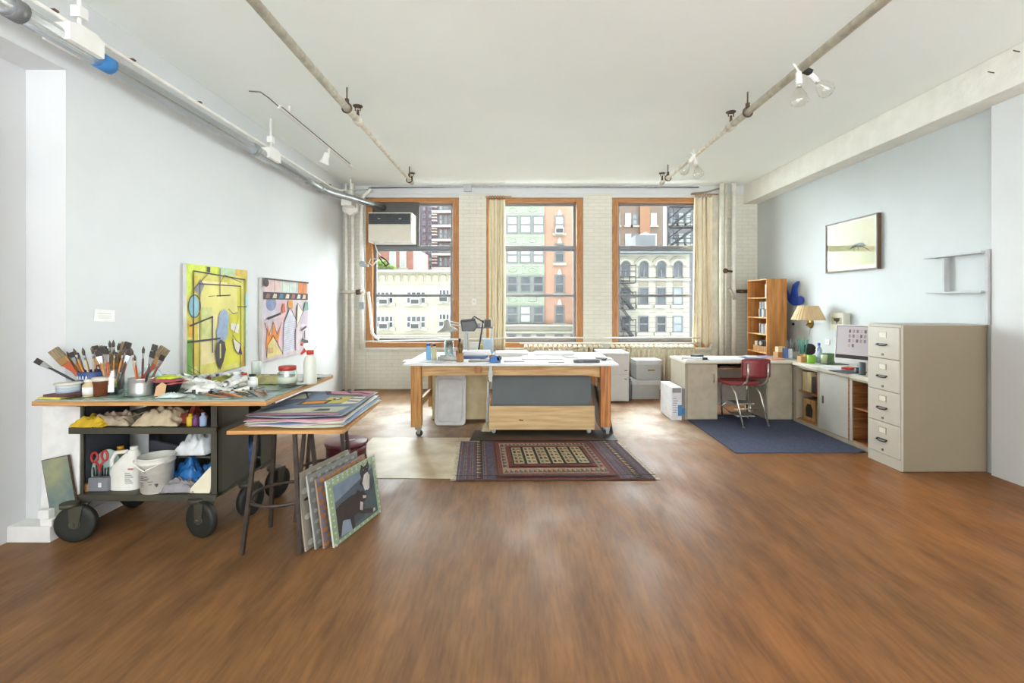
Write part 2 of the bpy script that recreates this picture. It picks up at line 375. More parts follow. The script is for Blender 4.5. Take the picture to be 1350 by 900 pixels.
def fwin(r, px0, py0, px1, py1, fm=None, gm=0, bars=(0, 1), sill=True, arch=False, fw=.09):
    D = r['D']; x0, x1, z0, z1 = X(px0, D), X(px1, D), Z(py1, D), Z(py0, D); fm = fm or M_wf
    b = MB(fm); y = D-.06
    if arch:
        cx, rad = (x0+x1)/2, (x1-x0)/2; zc = z1-rad
        o = [(cx+rad*cos(pi*k/14), zc+rad*sin(pi*k/14)) for k in range(15)]; i_ = [(cx+(rad-fw)*cos(pi*k/14), zc+(rad-fw)*sin(pi*k/14)) for k in range(15)]
        for k in range(14): b.prism([o[k], o[k+1], i_[k+1], i_[k]], (0, y+.06, 0), (1, 0, 0), (0, 0, 1), .06)
        b.box(x0, x0+fw, y, D, z0, zc).box(x1-fw, x1, y, D, z0, zc).box(x0, x1, y, D, z0, z0+fw)
    else:
        b.box(x0, x0+fw, y, D, z0, z1).box(x1-fw, x1, y, D, z0, z1).box(x0+fw, x1-fw, y, D, z1-fw, z1).box(x0+fw, x1-fw, y, D, z0, z0+fw)
    for k in range(bars[0]): x = x0+(x1-x0)*(k+1)/(bars[0]+1); b.box(x-fw/2, x+fw/2, y, D, z0+fw, z1-(fw if not arch else .5))
    for k in range(bars[1]): z = z0+(z1-z0)*(k+1)/(bars[1]+1); b.box(x0+fw, x1-fw, y+.005, D, z-fw/2, z+fw/2)
    if sill: b.m(M_stone).box(x0-.12, x1+.12, D-.16, D, z0-.16, z0)
    w_ = b.obj('window', r)
    p = MB(M_gl[gm])
    if arch: p.prism([(x0+.02, z0+.02), (x1-.02, z0+.02)]+[(cx+(rad-.03)*cos(pi*k/14), zc+(rad-.03)*sin(pi*k/14)) for k in range(15)], (0, D-.012, 0), (1, 0, 0), (0, 0, 1), .012)
    else: p.box(x0+.02, x1-.02, D-.022, D-.006, z0+.02, z1-.02)
    po = p.obj('pane', r); po.parent = w_; po.location = (0, 0, 0); return w_
def fac(r, px, py, w_=.55, h=.38):                        # a window air conditioner on the facade
    D = r['D']; x, z = X(px, D), Z(py, D)
    MB(mk('#dcdcd8', .6)).box(x-w_/2, x+w_/2, D-.45, D-.03, z-h/2, z+h/2).m(M_fe).box(x-w_/2+.05, x+w_/2-.05, D-.456, D-.45, z-h/2+.05, z+h/2-.08).obj('air_conditioner', r)
def band(r, px0, px1, py0, py1, mat, out=.15, name='cornice'):
    D = r['D']; return MB(mat).box(X(px0, D), X(px1, D), D-out, D, Z(py1, D), Z(py0, D)).obj(name, r)
# --- cream block seen through the left window
cr = facade('cream_building', 'cream apartment block with a patterned parapet, low in the left window', 395, 622, 357, 28, brick('#ddd7c2', '#cfc9b4', .8, .35, .8, .2, .02), cat='building')
band(cr, 395, 622, 356, 359, M_stone, .35); band(cr, 395, 622, 373.5, 374.5, M_stone, .08, 'string_course'); band(cr, 395, 622, 441, 443, M_stone, .2, 'string_course')
fr_ = MB(mk('#cfc8b0', .8)); D = 28
for k in range(17):                                       # arcaded frieze under the parapet
    x = X(434+k*10, D); z = Z(371, D)
    for s_ in (-1, 1): fr_.box(x+s_*.17-.03, x+s_*.17+.03, D-.05, D, z, z+.32)
    fr_.tube([(x+.17*cos(pi*q/8), D-.03, z+.3+.12*sin(pi*q/8)) for q in range(9)], .03, 5)
fr_.obj('frieze', cr)
for px0, px1 in ((448, 471), (496.5, 519), (536, 561.5), (578.5, 593), (602, 618)):
    for py in (384, 416, 447):
        d = -3 if px0 == 578.5 else 0
        fwin(cr, px0, py+d, px1, py+16+d, M_wfw, 1, (3 if px1-px0 > 20 else 2, 1), True, fw=.06)
        fac(cr, (px0+px1)/2, py+13+d) if py < 440 else None
# --- behind it: a pink brick house with a planted roof, a dark brick tower and a glass tower
pk = facade('pink_brick_building', 'pink brick house with white windows behind the cream block, left window', 455, 545, 326, 36, brick('#c98a7c', '#b97f73', .6, .2))
for px in (468, 486, 513.5, 527): fwin(pk, px, 330, px+9, 353, M_wfw, 3, (0, 1), fw=.12)
band(pk, 455, 545, 325, 328, M_stone, .3)
tw = facade('dark_brick_tower', 'tall purple brown brick tower at the middle of the left window', 520, 580, 180, 48, brick('#7d6a78', '#8d7c88', .5, .2), depth=8)
for j in range(14):
    for px in (549, 557, 565): fwin(tw, px, 263+j*9.5, px+4.5, 268.5+j*9.5, M_wf, 1 if (j+px) % 3 else 2, (0, 0), False, fw=.1)
gt = facade('glass_tower', 'grey blue glass tower with white floor bands at the right of the left window', 580.5, 622, 170, 46, mk('#b4533f', .7, var=.1), depth=8)
for j in range(8):
    y = 260+j*18.5
    band(gt, 570, 624, y, y+3.2, M_wfw, .5, 'floor_band')
    for px, g in ((578, 2), (584.5, 0), (591, 1), (598, 2), (606, 0)): fwin(gt, px, y+4, px+6, y+17.5, M_wf, g, (0, 1), False, fw=.12)
    for k in range(3): band(gt, 570, 577, y+4+k*4, y+5.6+k*4, mk('#e8d9cb', .7), .4, 'balcony_rail')
# roof shrubs of the pink house
b = MB(mk('#8fa957', .9, var=.35, scale=4)); rr = random.Random(4)
for k in range(60):
    px = rr.uniform(495, 518); c = W(px, 357-rr.random()*(12 if px < 508 else 6), 33.5+rr.random()); b.ball(c, (.18+.2*rr.random(), .2, .14+.14*rr.random()), 6)
so = b.obj('roof_shrub', None, 'green shrubs in a planter above the cream parapet, left window', 'shrub')
MB(mk('#6d6a66', .8)).box(X(455, 34), X(520, 34), 33.2, 35, Z(358.5, 34)-8, Z(354.5, 34)).obj('roof_planter', None, 'long dark planter under the roof shrubs, left window', 'planter')
# --- green bay front and brick house, middle window
gb = facade('bay_front_building', 'brick house with pale green metal bays, filling the middle window', 625, 772, 190, 30, brick('#d6a78e', '#dcb8a4', .3, .12, .8, .2, .05))
M_grn = mk('#b9c4b0', .6, var=.05); M_grnl = mk('#d5decb', .6)
D = 30
MB(M_grn).box(X(630, D), X(717.5, D), D-.12, D, Z(427, D), Z(225, D)).obj('metal_bay', gb)
rows = [(245, 268, 3), (284, 308, 3), (325, 347, 3), (363, 386, 1), (402.5, 426, 1)]; gb['D'] = D-.12
for y0, y1, g in rows:
    for k, px in enumerate((650, 668, 685.5, 702.5)):
        gm = g if (y0 < 400 or k != 2) else 3
        fwin(gb, px-.4, y0, px+15, y1, M_wf, gm, (0, 1), False, fw=.1)
    z0 = y1+2.5
    o = MB(M_grnl); 
    for px in (640, 664, 690): 
        if y0 < 400: o.box(X(px, D), X(px+24, D), D-.17, D-.12, Z(z0+11, D), Z(z0+10, D)).box(X(px, D), X(px+24, D), D-.17, D-.12, Z(z0+1.6, D), Z(z0+.6, D)).box(X(px, D), X(px+1, D), D-.17, D-.12, Z(z0+11, D), Z(z0+.6, D))
        if y0 < 400: o.tube([(X(px+12, D)+.25*cos(q*pi/6), D-.15, Z(z0+6, D)+.14*sin(q*pi/6)) for q in range(12)], .035, 4, True)
    if y0 < 400: o.obj('panel_moulding', gb)
gb['D'] = D
for y0, y1 in ((240, 263), (284, 307.5), (321, 346.5), (362, 387), (402, 426)):
    fwin(gb, 731, y0, 744, y1, M_wf, 3 if y0 < 300 else 1, (0, 1), True, fw=.09)
    MB(M_wfw).prism([(X(734.5, D), Z(y0-.3, D)), (X(740.5, D), Z(y0-.3, D)), (X(739.5, D), Z(y0-5, D)), (X(737.5, D), Z(y0-8, D)), (X(735.5, D), Z(y0-5, D))], (0, D, 0), (1, 0, 0), (0, 0, 1), .1).obj('keystone', gb)
fac(gb, 737, 305)
MB(mk('#d9d4c6', .8, var=.05, scale=1)).box(X(626, D), X(771, D), D-.3, D, -9, Z(427, D)).obj('stone_base', gb)
band(gb, 626, 771, 427, 429, M_stone, .75); band(gb, 626, 771, 436, 438, M_stone, .6); gb['D'] = D-.3
for px, g in ((650, 0), (669, 0), (688, 0), (707, 0), (731, 0), (752, 0)): fwin(gb, px, 440.5, px+11.5, 470, M_wf, g, (0, 1), False)
gb['D'] = D
# --- stone building with arched windows, right window
ar = facade('arched_stone_building', 'pale stone building with rows of arched windows, lower half of the right window', 790, 909, 334, 26, mk('#d2cdc2', .8, var=.07, scale=2.5))
band(ar, 790, 911, 331, 335, mk('#8a9096', .7), .6); band(ar, 790, 909, 367.5, 369.5, M_stone, .16, 'string_course'); D = 26
for c in (802, 824.5, 848.5, 871.5, 893.5):
    fwin(ar, c-6.6, 343.5, c+6.6, 366, M_wf, 1, (1, 0), False, True, fw=.05)
    MB(M_stone).tube([(X(c, D)+(8.4/FP*D)*cos(pi*k/14), D-.08, Z(350.3, D)+(8.4/FP*D)*sin(pi*k/14)) for k in range(15)], .09, 6).tube([(X(c, D)+(11/FP*D)*cos(pi*k/14), D-.05, Z(350.3, D)+(11/FP*D)*sin(pi*k/14)) for k in range(15)], .05, 6).obj('arch_moulding', ar)
    for k, (y0, y1) in enumerate(((378.5, 402), (416, 438), (449, 470))):
        fwin(ar, c-6.6, y0, c+6.6, y1, M_wf, (1 if k < 1 else 4) if c < 890 else 2, (0, 1), True, fw=.06)
    MB(mk('#aea796', .8)).box(X(c-6.4, D), X(c+6.4, D), D-.03, D, Z(377, D), Z(370.5, D)).obj('spandrel', ar)
j_ = MB(mk('#a49c8a', .85))
for c in (813, 836.5, 860, 882.5, 904):                    # rusticated piers between the windows
    for k in range(16): j_.box(X(c-4.6, D), X(c+4.6, D), D-.012, D, Z(352+k*6.6+.5, D), Z(352+k*6.6, D))
j_.obj('stone_joint', ar).__setitem__('kind', 'stuff')
def fire_escape(name, label, px0, px1, levels, D, dy, left=True):
    b = T(name, (X(px0, D), D, Z(levels[-1], D)), label, 'fire escape')
    for y in levels:
        z = Z(y, D); q = MB(M_fe).box(X(px0, D), X(px1, D), D-1.0, D-.1, z-.05, z)
        for k in range(3): q.tube([(X(px0, D), D-1, z+.3*k+.3), (X(px1, D), D-1, z+.3*k+.3)], .025, 5)
        for k in range(5): x = X(px0+(px1-px0)*k/4, D); q.tube([(x, D-1, z), (x, D-1, z+.95)], .025, 5)
        q.tube([(X(px0, D), D-.9, z-.05), (X(px0, D)+.4, D-.1, z-.9)], .03, 5)
        q.obj('landing', b)
    for y0, y1 in zip(levels, levels[1:]):
        a, c = (px0, px1) if left else (px1, px0)
        p0, p1 = V((X(a+2, D), D-.8, Z(y0, D))), V((X(c-2, D), D-.8, Z(y1, D)))
        q = MB(M_fe); 
        for dy_ in (0, .45): q.bar(p0+V((0, dy_, 0)), p1+V((0, dy_, 0)), .05, .14); q.tube([p0+V((0, dy_, .8)), p1+V((0, dy_, .8))], .025, 5)
        for k in range(9): c0 = p0.lerp(p1, (k+.5)/9); q.cb(c0+V((0, .22, 0)), (.22, .5, .03))
        q.obj('stair', b)
    return b
fire_escape('fire_escape', 'dark fire escape across the left bay of the arched stone building', 800, 832, (373, 407, 442), 25.9, 0)
# --- behind it: a brown brick building, a rooftop box, another fire escape
bb = facade('brown_brick_building', 'brown brick block with pale windows behind the arched building, right window', 780, 874, 190, 40, brick('#a48f80', '#94806f', .4, .15))
D = 40
MB(brick('#c79674', '#b98664', .4, .15)).box(X(843, D), X(856, D), D-.25, D, -9, Z(200, D)).obj('brick_strip', bb)
for y0 in (244, 281, 308):
    for px, g in ((809, 3), (824, 3), (833, 2), (857.5, 3), (790, 3)): fwin(bb, px, y0, px+8, y0+16, M_wfw if g == 3 else M_wf, g, (0, 1), True, fw=.12)
gy = facade('grey_brick_building', 'grey brick building with large panes behind a fire escape, top right of the right window', 878, 945, 180, 42, brick('#9a97a0', '#8b8892', .4, .15))
for y0 in (255, 279, 306):
    for px, g in ((882, 2), (893, 3), (903, 3), (914, 2), (926, 3)): fwin(gy, px, y0, px+9.5, y0+16, M_wf, g, (0, 1), True, fw=.12)
fire_escape('fire_escape', 'grey fire escape with zigzag stairs in the upper right of the right window', 882, 912, (246, 273, 301, 326), 40.5, 0, False)
MB(mk('#8f949c', .7, var=.06, scale=1)).box(X(838, 33), X(864, 33), 33, 36, -8, Z(309.5, 33)).m(mk('#e7e9ea', .6)).prism([(X(842, 33), Z(309.5, 33)), (X(860, 33), Z(309.5, 33)), (X(851, 33), Z(305.5, 33))], (0, 33, 0), (1, 0, 0), (0, 0, 1), -2).obj('rooftop_housing', None, 'grey rooftop housing with a white peaked cap, above the arched building', 'rooftop box', 'buildings across the street')
MB(mk('#f0f0ee', .6)).cyl((X(876.5, 37), 37, -8), (X(876.5, 37), 37, Z(180, 37)), .13).obj('flue_pipe', None, 'tall white flue rising beside the brown block, right window', 'pipe')
st(MB(mk('#6a6a6a', .9)).box(-60, 60, 12, 80, -9.4, -9), 'ground')

mk, brick = room_mk, room_brick
# ================================================================ pipes, ducts, lights
M_pipe = mk('#cfc8b6', .55, var=.12, scale=14); M_pw = mk('#efece4', .5, var=.05, scale=9); M_rust = mk('#6b5648', .7, .3, var=.3, scale=20)
M_steel = mk('#d9dde0', .22, .85, var=.05, scale=6, stretch=(3, .4, 3)); M_galv = mk('#a9adae', .38, .75, var=.12, scale=12)
M_wh = mk('#ecebe6', .4, var=.02); M_blk = mk('#1f2023', .4); M_brass = mk('#a98a4a', .3, .8)
def sprinkler(xp, heads, hangers, label, yend):
    z = 3.40; r = T('sprinkler_pipe', (xp, Y0, z), label, 'pipe')
    MB(M_pipe).tube([(xp, Y0, z), (xp, heads[1], z)], .034, 10).tube([(xp, heads[1]-.05, z), (xp, yend, z)], .024, 10).tube([(xp, heads[1]-.06, z), (xp, heads[1]+.06, z)], .042, 10).tube([(xp, yend-.03, z), (xp, yend+.03, z-.0)], .036, 10).obj('pipe', r)
    for y in heads[1:]:
        MB(M_rust).cyl((xp, y, z+.02), (xp, y, z+.11), .018, .012, 8).cyl((xp, y, z+.145), (xp, y, z+.152), .05, .05, 12).tube([(xp-.025, y, z+.1), (xp-.028, y, z+.13), (xp, y, z+.15)], .006, 5).tube([(xp+.025, y, z+.1), (xp+.028, y, z+.13), (xp, y, z+.15)], .006, 5).obj('sprinkler_head', r)
    for y in hangers:
        MB(M_rust).tube([(xp+.045*cos(k*pi/6), y, z+.045*sin(k*pi/6)) for k in range(12)], .009, 5, True).cyl((xp, y, z+.045), (xp, y, H), .007, .007, 6).cb((xp, y, z+.07), (.03, .03, .04)).obj('hanger', r)
    return r
sprinkler(-1.63, [0, 4.83, 7.33], [4.52, 7.15], 'cream sprinkler pipe under the ceiling, left of the middle', 7.33)
sprinkler(2.27, [0, 4.98, 7.33], [4.62, 7.05], 'cream sprinkler pipe under the ceiling that carries the clear bulbs', 7.33)
# clear bulbs clipped along the right pipe
M_bulb = glassy('#fbfbf8', .1, .03)
def bulb(p, d, label):
    p, d = V(p), V(d).normalized(); mx = d.to_track_quat('Z', 'Y').to_matrix()
    r = T('bulb_lamp', p, label, 'lamp', 'clear bulbs on the right ceiling pipe')
    MB(M_wh).lathe([(.012, 0), (.022, .01), (.024, .09), (.02, .1)], p, 12, mx).tube([p, p-d*.03+V((-.04, 0, .03))], .008, 6).obj('socket', r)
    MB(mk('#c9c9c4', .3, .6)).lathe([(.018, .1), (.02, .125)], p, 12, mx).obj('screw_cap', r)
    MB(M_bulb).lathe([(.02, .125), (.03, .145), (.055, .19), (.064, .225), (.058, .25), (.035, .268), (1e-5, .275)], p, 16, mx).obj('globe', r)
bulb((2.23, 3.72, 3.36), (.06, .05, -1), 'clear bulb hanging straight down, nearest left one on the right ceiling pipe')
bulb((2.33, 3.76, 3.37), (.75, .25, -.45), 'clear bulb tilted outwards to the right beside the black clip, right ceiling pipe')
bulb((2.25, 5.95, 3.37), (.2, -.1, -1), 'small far bulb pointing down from the right ceiling pipe')
bulb((2.2, 5.8, 3.36), (-.5, .4, -.8), 'small far bulb turned left on the right ceiling pipe')
MB(M_blk).cb((2.30, 3.74, 3.375), (.09, .05, .03), (0, .4, 0)).obj('pipe_clip', None, 'black clip holding two clear bulbs to the right ceiling pipe', 'clip')
# duct along the left wall
dz, dx = 3.165, -2.80
r = T('duct', (dx, Y0, dz), 'shiny round metal duct along the top of the left wall', 'duct')
MB(M_steel).tube([(dx, Y0, dz), (dx, 6.2, dz)], .055, 18).obj('duct_run', r)
MB(M_galv).tube([(dx, 6.2, dz), (dx, 6.7, dz), (dx+.02, 7.0, dz+.01), (dx+.12, 7.35, dz+.03), (dx+.3, 8.0, dz+.05), (-2.36, YB+.05, dz+.055)], .05, 14).obj('duct_elbow', r)
for y in (2.62, 5.02, 6.72): MB(M_galv if y != 2.62 else mk('#7e7f80', .5, .4)).tube([(dx, y-.035, dz), (dx, y+.035, dz)], .064, 18).obj('coupling', r)
MB(mk('#3a84c8', .6)).tube([(dx+.0, 3.14, dz-.004), (dx, 3.24, dz-.004)], .058, 14).obj('blue_tape', r, 'strip of blue tape round the duct')
def saddle(y, rod, label):
    q = T('duct_hanger', (dx, y, dz), label, 'bracket', 'white duct hangers')
    MB(M_wh).prism([(-.085, -.03), (.085, -.03), (.085, .075), (.045, .1), (-.045, .1), (-.085, .075)], (dx-.085, y, dz), (0, 1.4, 0), (0, 0, 1), .17).obj('saddle', q)
    MB(M_wh).cyl((dx+.03, y, dz+.1), (dx+.03, y, H), .012, .012, 8).cb((dx+.03, y, dz+.2), (.06, .06, .07)).obj('rod', q)
saddle(2.98, 1, 'white hanger plate and rod on the near end of the left duct'); saddle(5.3, 1, 'white hanger plate and rod halfway along the left duct'); saddle(7.85, 1, 'white hanger plate on the duct by the corner pipes')
# thin conduit above it
r = T('conduit', (-2.9, Y0, 3.34), 'thin white cable conduit running above the left duct', 'conduit')
MB(M_pw).tube([(-2.9, Y0, 3.345), (-2.9, 7.4, 3.345), (-2.86, 7.6, 3.35), (-2.6, 8.2, 3.5)], .012, 8).obj('pipe', r)
for y in (2.6, 2.95, 3.55, 4.3, 5.6, 7.3): MB(M_rust).cb((-2.9, y, 3.362), (.035, .03, .012)).obj('clip', r)
# light track on the left
r = T('light_track', (-2.39, 4.7, 3.5), 'white ceiling track with one spotlight, over the left paintings', 'track light')
MB(M_wh).bar((-2.39, 4.72, 3.5), (-2.39, 6.85, 3.5), .035, .03).obj('track', r); MB(mk('#55534f', .5)).bar((-2.372, 4.75, 3.507), (-2.372, 6.7, 3.507), .004, .012).obj('slot', r)
MB(mk('#6d6a66', .5)).tube([(-2.39, 4.72, 3.5), (-2.42, 4.6, 3.53), (-2.45, 4.5, 3.545), (-2.55, 4.48, 3.545)], .006, 5).obj('feed_wire', r)
for y in (4.95, 6.7): MB(M_wh).cyl((-2.39, y, 3.51), (-2.39, y, H), .008, .008, 6).obj('hanger', r)
p = V((-2.39, 5.98, 3.485)); mx = V((-.35, .05, -1)).to_track_quat('Z', 'Y').to_matrix()
so = MB(M_wh).cyl(p, p+V((0, 0, -.08)), .014, .014, 8).lathe([(.02, .05), (.035, .06), (.04, .13), (.062, .19), (.064, .2), (.052, .2), (.05, .17)], p, 16, mx).obj('spotlight', r)
# corner pipes, left
def riser(x, y, rad, label, z0=0, z1=H, mat=None, extra=None):
    r = T('riser_pipe', (x, y, z0), label, 'pipe')
    MB(mat or M_pw).cyl((x, y, z0), (x, y, z1), rad, rad, 14).obj('pipe', r)
    if extra: extra(r)
    return r
riser(-2.97, 8.2, .024, 'thin white riser pipe in the left corner beside the wall end')
riser(-2.846, 8.17, .027, 'thick white riser pipe in the left corner, next to the brick')
r = T('valve_pipe', (-2.9, 8.12, 1.72), 'old brown valve pipe crossing the left corner risers', 'pipe')
MB(M_pipe).tube([(-3.03, 8.1, 1.71), (-2.62, 8.1, 1.725)], .028, 8).obj('pipe', r); MB(M_rust).tube([(-2.76, 8.1, 1.71), (-2.68, 8.1, 1.72)], .045, 8).cyl((-2.72, 8.1, 1.71), (-2.72, 8.03, 1.71), .016, .016, 6).obj('valve', r)
r = T('junction_box', (-2.86, 8.1, 3.12), 'white painted junction box on the risers under the duct', 'electrical box')
MB(M_pw).prism([(0, 0), (.1, .05), (.2, .02), (.2, -.1), (.1, -.18), (0, -.1)], (-2.98, 8.12, 3.2), (1.3, 0, 0), (0, 0, 1), .08).obj('box', r)
MB(M_pw).tube([(-2.85, 8.1, 3.3), (-2.83, 8.1, 3.42), (-2.83, 8.1, 3.56)], .03, 8).obj('spout', r)
MB(M_pw).tube([(-2.715, 8.24, .72), (-2.715, 8.24, 3.2), (-2.68, 8.24, 3.4), (-2.55, 8.26, 3.52)], .036, 10).obj('conduit', None, 'white conduit standing against the left edge of the left window', 'conduit')
MB(M_galv).cb((-2.69, 8.16, 1.48), (.09, .07, .12)).cyl((-2.69, 8.14, 1.48), (-2.69, 8.10, 1.48), .025, .025, 8).obj('switch_box', None, 'small grey switch box on the conduit left of the left window', 'electrical box')
# conduit along the top of the back wall
r = T('conduit', (0, 8.25, 3.575), 'thin grey conduit running under the ceiling along the back wall', 'conduit')
MB(M_galv).tube([(-2.6, 8.262, 3.55), (-.95, 8.262, 3.565), (3.2, 8.262, 3.56)], .014, 8).obj('pipe', r); MB(mk('#b9bcbd', .5)).cb((-.86, 8.262, 3.545), (.13, .08, .12)).obj('junction_box', r)
MB(M_pw).cyl((-.735, 8.3, 1.75), (-.735, 8.3, 3.5), .008, .008, 6).obj('cable_conduit', None, 'thin painted cable conduit down the brick pier left of the curtain', 'conduit')
r = T('wall_switch', (-.75, 8.3, 1.52), 'white wall switch on the brick pier left of the cream curtain', 'switch')
MB(M_wh).box(-.79, -.70, 8.28, 8.318, 1.49, 1.61).obj('plate', r, bevel=.006); MB(mk('#cfcfca', .4)).box(-.757, -.733, 8.27, 8.282, 1.53, 1.57).obj('toggle', r)
# right corner risers
riser(3.56, 8.16, .037, 'white riser pipe nearest the right curtain', mat=mk('#ebe6d8', .5, var=.06))
riser(3.645, 8.18, .017, 'thin painted riser beside the nearest right curtain pipe', mat=mk('#e2dccb', .5, var=.08))
def ex(r):
    MB(M_rust).tube([(3.81, 8.13, 1.73), (4.0, 8.12, 1.73), (4.16, 8.12, 1.75)], .03, 8).cyl((4.05, 8.12, 1.73), (4.05, 8.12, 1.80), .03, .03, 8).obj('valve', r)
    MB(M_pipe).tube([(3.66, 8.10, 1.77), (3.72, 8.11, 1.68), (3.77, 8.14, 1.6)], .03, 8).obj('branch', r)
riser(3.77, 8.16, .038, 'thick white riser pipe right of the thin ones by the bookcase', extra=ex)
MB(M_rust).ball((3.6, 8.1, 2.08), .045, 8).cyl((3.6, 8.1, 2.08), (3.72, 8.12, 2.07), .02, .02, 6).obj('valve', None, 'rusty valve on the risers right of the right curtain', 'valve')
MB(mk('#e0d9c4', .6)).cb((3.76, 8.27, 3.1), (.22, .05, .17)).obj('duct_cover', None, 'small cream square cover behind the right corner risers near the ceiling', 'cover')
# heating pipes under the sills and the guard rail
MB(M_pw).tube([(-2.62, 8.06, .87), (-2.3, 8.06, .87), (.1, 8.06, .93), (3.18, 8.06, .93)], .014, 8).obj('heating_pipe', None, 'thin white heating pipe crossing the foot of all three windows', 'pipe')
MB(M_pw).tube([(-2.6, 8.24, 1.72), (-2.56, 8.22, 1.4), (-2.52, 8.2, 1.0), (-2.46, 8.2, .93), (-2.4, 8.2, .9)], .026, 8).obj('drain_pipe', None, 'white drain pipe bending down the left window frame', 'pipe')
MB(M_pw).tube([(.05, 8.12, .83), (3.15, 8.12, .83)], .014, 8).obj('heating_pipe', None, 'lower white heating pipe just over the radiators', 'pipe')
# radiators
def radiator(x0, n, sp, label):
    r = T('radiator', (x0+n*sp/2, 8.13, 0), label, 'radiator', 'cast iron radiators below the windows')
    M_rad = mk('#ddd3ba', .5, var=.08, scale=10); first = None
    for k in range(n):
        if first is None:
            b = MB(M_rad)
            for y in (8.06, 8.15, 8.24): b.tube([(x0, y, .12), (x0, y, .74)], .026, 8)
            b.tube([(x0, 8.04, .12), (x0, 8.26, .12)], .034, 8).tube([(x0, 8.05, .74), (x0, 8.10, .775), (x0, 8.2, .775), (x0, 8.25, .74)], .033, 8)
            first = b.obj('section', r, loc=(0, 0, 0)); first.data.transform(Matrix.Translation(-r.location))
        else: dup(first, (k*sp, 0, 0))
    for k in (0, n-1):
        for y in (8.07, 8.23): MB(M_rad).cyl((x0+k*sp, y, 0), (x0+k*sp, y, .12), .03, .022, 8).obj('foot', r)
    return r
radiator(.16, 16, .086, 'cream cast iron radiator behind the big work table'); radiator(1.66, 17, .086, 'cream cast iron radiator below the right window, behind the grey boxes')
# curtains
def curtain(x0, x1, zt, zb, y, label, folds, seed, flare=1.0, rod=True):
    r = T('curtain', ((x0+x1)/2, y, zb), label, 'curtain', 'cream curtains at the windows')
    def fn(u, v):
        ph = folds*2*pi*u; z = zt+(zb-zt)*v; k = 1+(flare-1)*v
        cx = (x0+x1)/2; x = cx+(x0-cx+(x1-x0)*u)*k
        return V((x+.012*sin(ph*1.7+seed), y+.035*sin(ph)*(1-.3*v)+.02*sin(ph*.47+seed*2+v*3), z+(.03*sin(ph*.5) if v > .99 else 0)))
    MB(mk('#ece1c4', .8, var=.04, scale=6)).grid(fn, 60, 24).obj('drape', r, solid=.006)
    for k in range(folds):
        xx = x0+(x1-x0)*(k+.5)/folds; MB(mk('#8b6a44', .5)).tube([(xx+.02*cos(q*pi/5), y, zt+.045+.03*sin(q*pi/5)) for q in range(10)], .005, 5, True).obj('ring', r)
    MB(mk('#b08a5c', .5)).tube([(x0-.06, y, zt+.06), (x1+.12, y, zt+.06)], .011, 8).obj('rod', r)
curtain(-.49, -.21, 3.33, .72, 8.24, 'cream curtain gathered at the left side of the middle window', 6, 1, 1.0)
curtain(3.1, 3.40, 3.36, .78, 8.2, 'cream curtain gathered at the right side of the right window', 5, 2.2, 1.12)
MB(mk('#8f8a7c', .6)).tube([(3.05, 8.2, 3.43), (3.3, 8.16, 3.45), (3.5, 8.12, 3.5)], .018, 6).obj('curtain_bracket', None, 'old dark bracket over the right curtain', 'bracket')
# air conditioner in the left window, with the dark filler panel round it
D = 8.2
MB(mk('#5d5c5a', .6)).box(-2.555, -1.74, 8.42, 8.46, 2.53, 3.32).obj('filler_board', None, 'dark grey filler panel around the window air conditioner', 'panel')
r = T('window_air_conditioner', (-2.1, 8.2, 2.55), 'white window air conditioner with a dark grille in the left window', 'air conditioner')
ax0, ax1, ay, az0, az1 = X(485, 8.05), X(541, 8.05), 8.05, Z(319, 8.05), Z(279.5, 8.05)
MB(mk('#e9e7e0', .45)).box(ax0, ax1+.02, ay+.02, 8.5, az0, az1).obj('housing', r, bevel=.01)
MB(mk('#dad5c6', .5, var=.02)).box(ax0+.005, ax1+.005, ay, ay+.03, az0+.02, az0+.3).obj('front_cover', r, bevel=.008)
b = MB(mk('#46484c', .5)).box(ax0+.01, ax1, ay+.005, ay+.03, az0+.31, az1-.02); b.m(mk('#34363a', .5))
for k in range(6): b.box(ax0+.03, ax1-.02, ay, ay+.006, az0+.35+k*.022, az0+.358+k*.022)
b.m(mk('#c9c9c9', .3)); [b.box(x-.02, x+.02, ay-.003, ay+.003, az0+.395, az0+.405) for x in (ax0+.19, ax1-.18)]
b.obj('grille', r)
r = T('power_cable', (-2.5, 8.1, 2.1), 'looped cable and plug hanging under the air conditioner', 'cable')
MB(mk('#d9d5c8', .5)).tube([(-2.45, 8.1, az0), (-2.40, 8.1, 2.42), (-2.34, 8.1, 2.33), (-2.42, 8.12, 2.28), (-2.52, 8.14, 2.3), (-2.56, 8.15, 2.22), (-2.5, 8.15, 2.17), (-2.42, 8.12, 2.25)], .012, 6).obj('white_cable', r)
MB(M_blk).tube([(-2.35, 8.1, 2.33), (-2.25, 8.1, 2.27), (-2.2, 8.1, 2.2), (-2.24, 8.1, 2.16), (-2.32, 8.1, 2.24), (-2.37, 8.1, 2.32)], .012, 6).obj('black_cable', r)
MB(M_galv).cyl((-2.66, 8.14, 2.2), (-2.66, 8.08, 2.2), .05, .05, 10).cb((-2.6, 8.1, 2.17), (.09, .05, .05)).obj('plug', r)
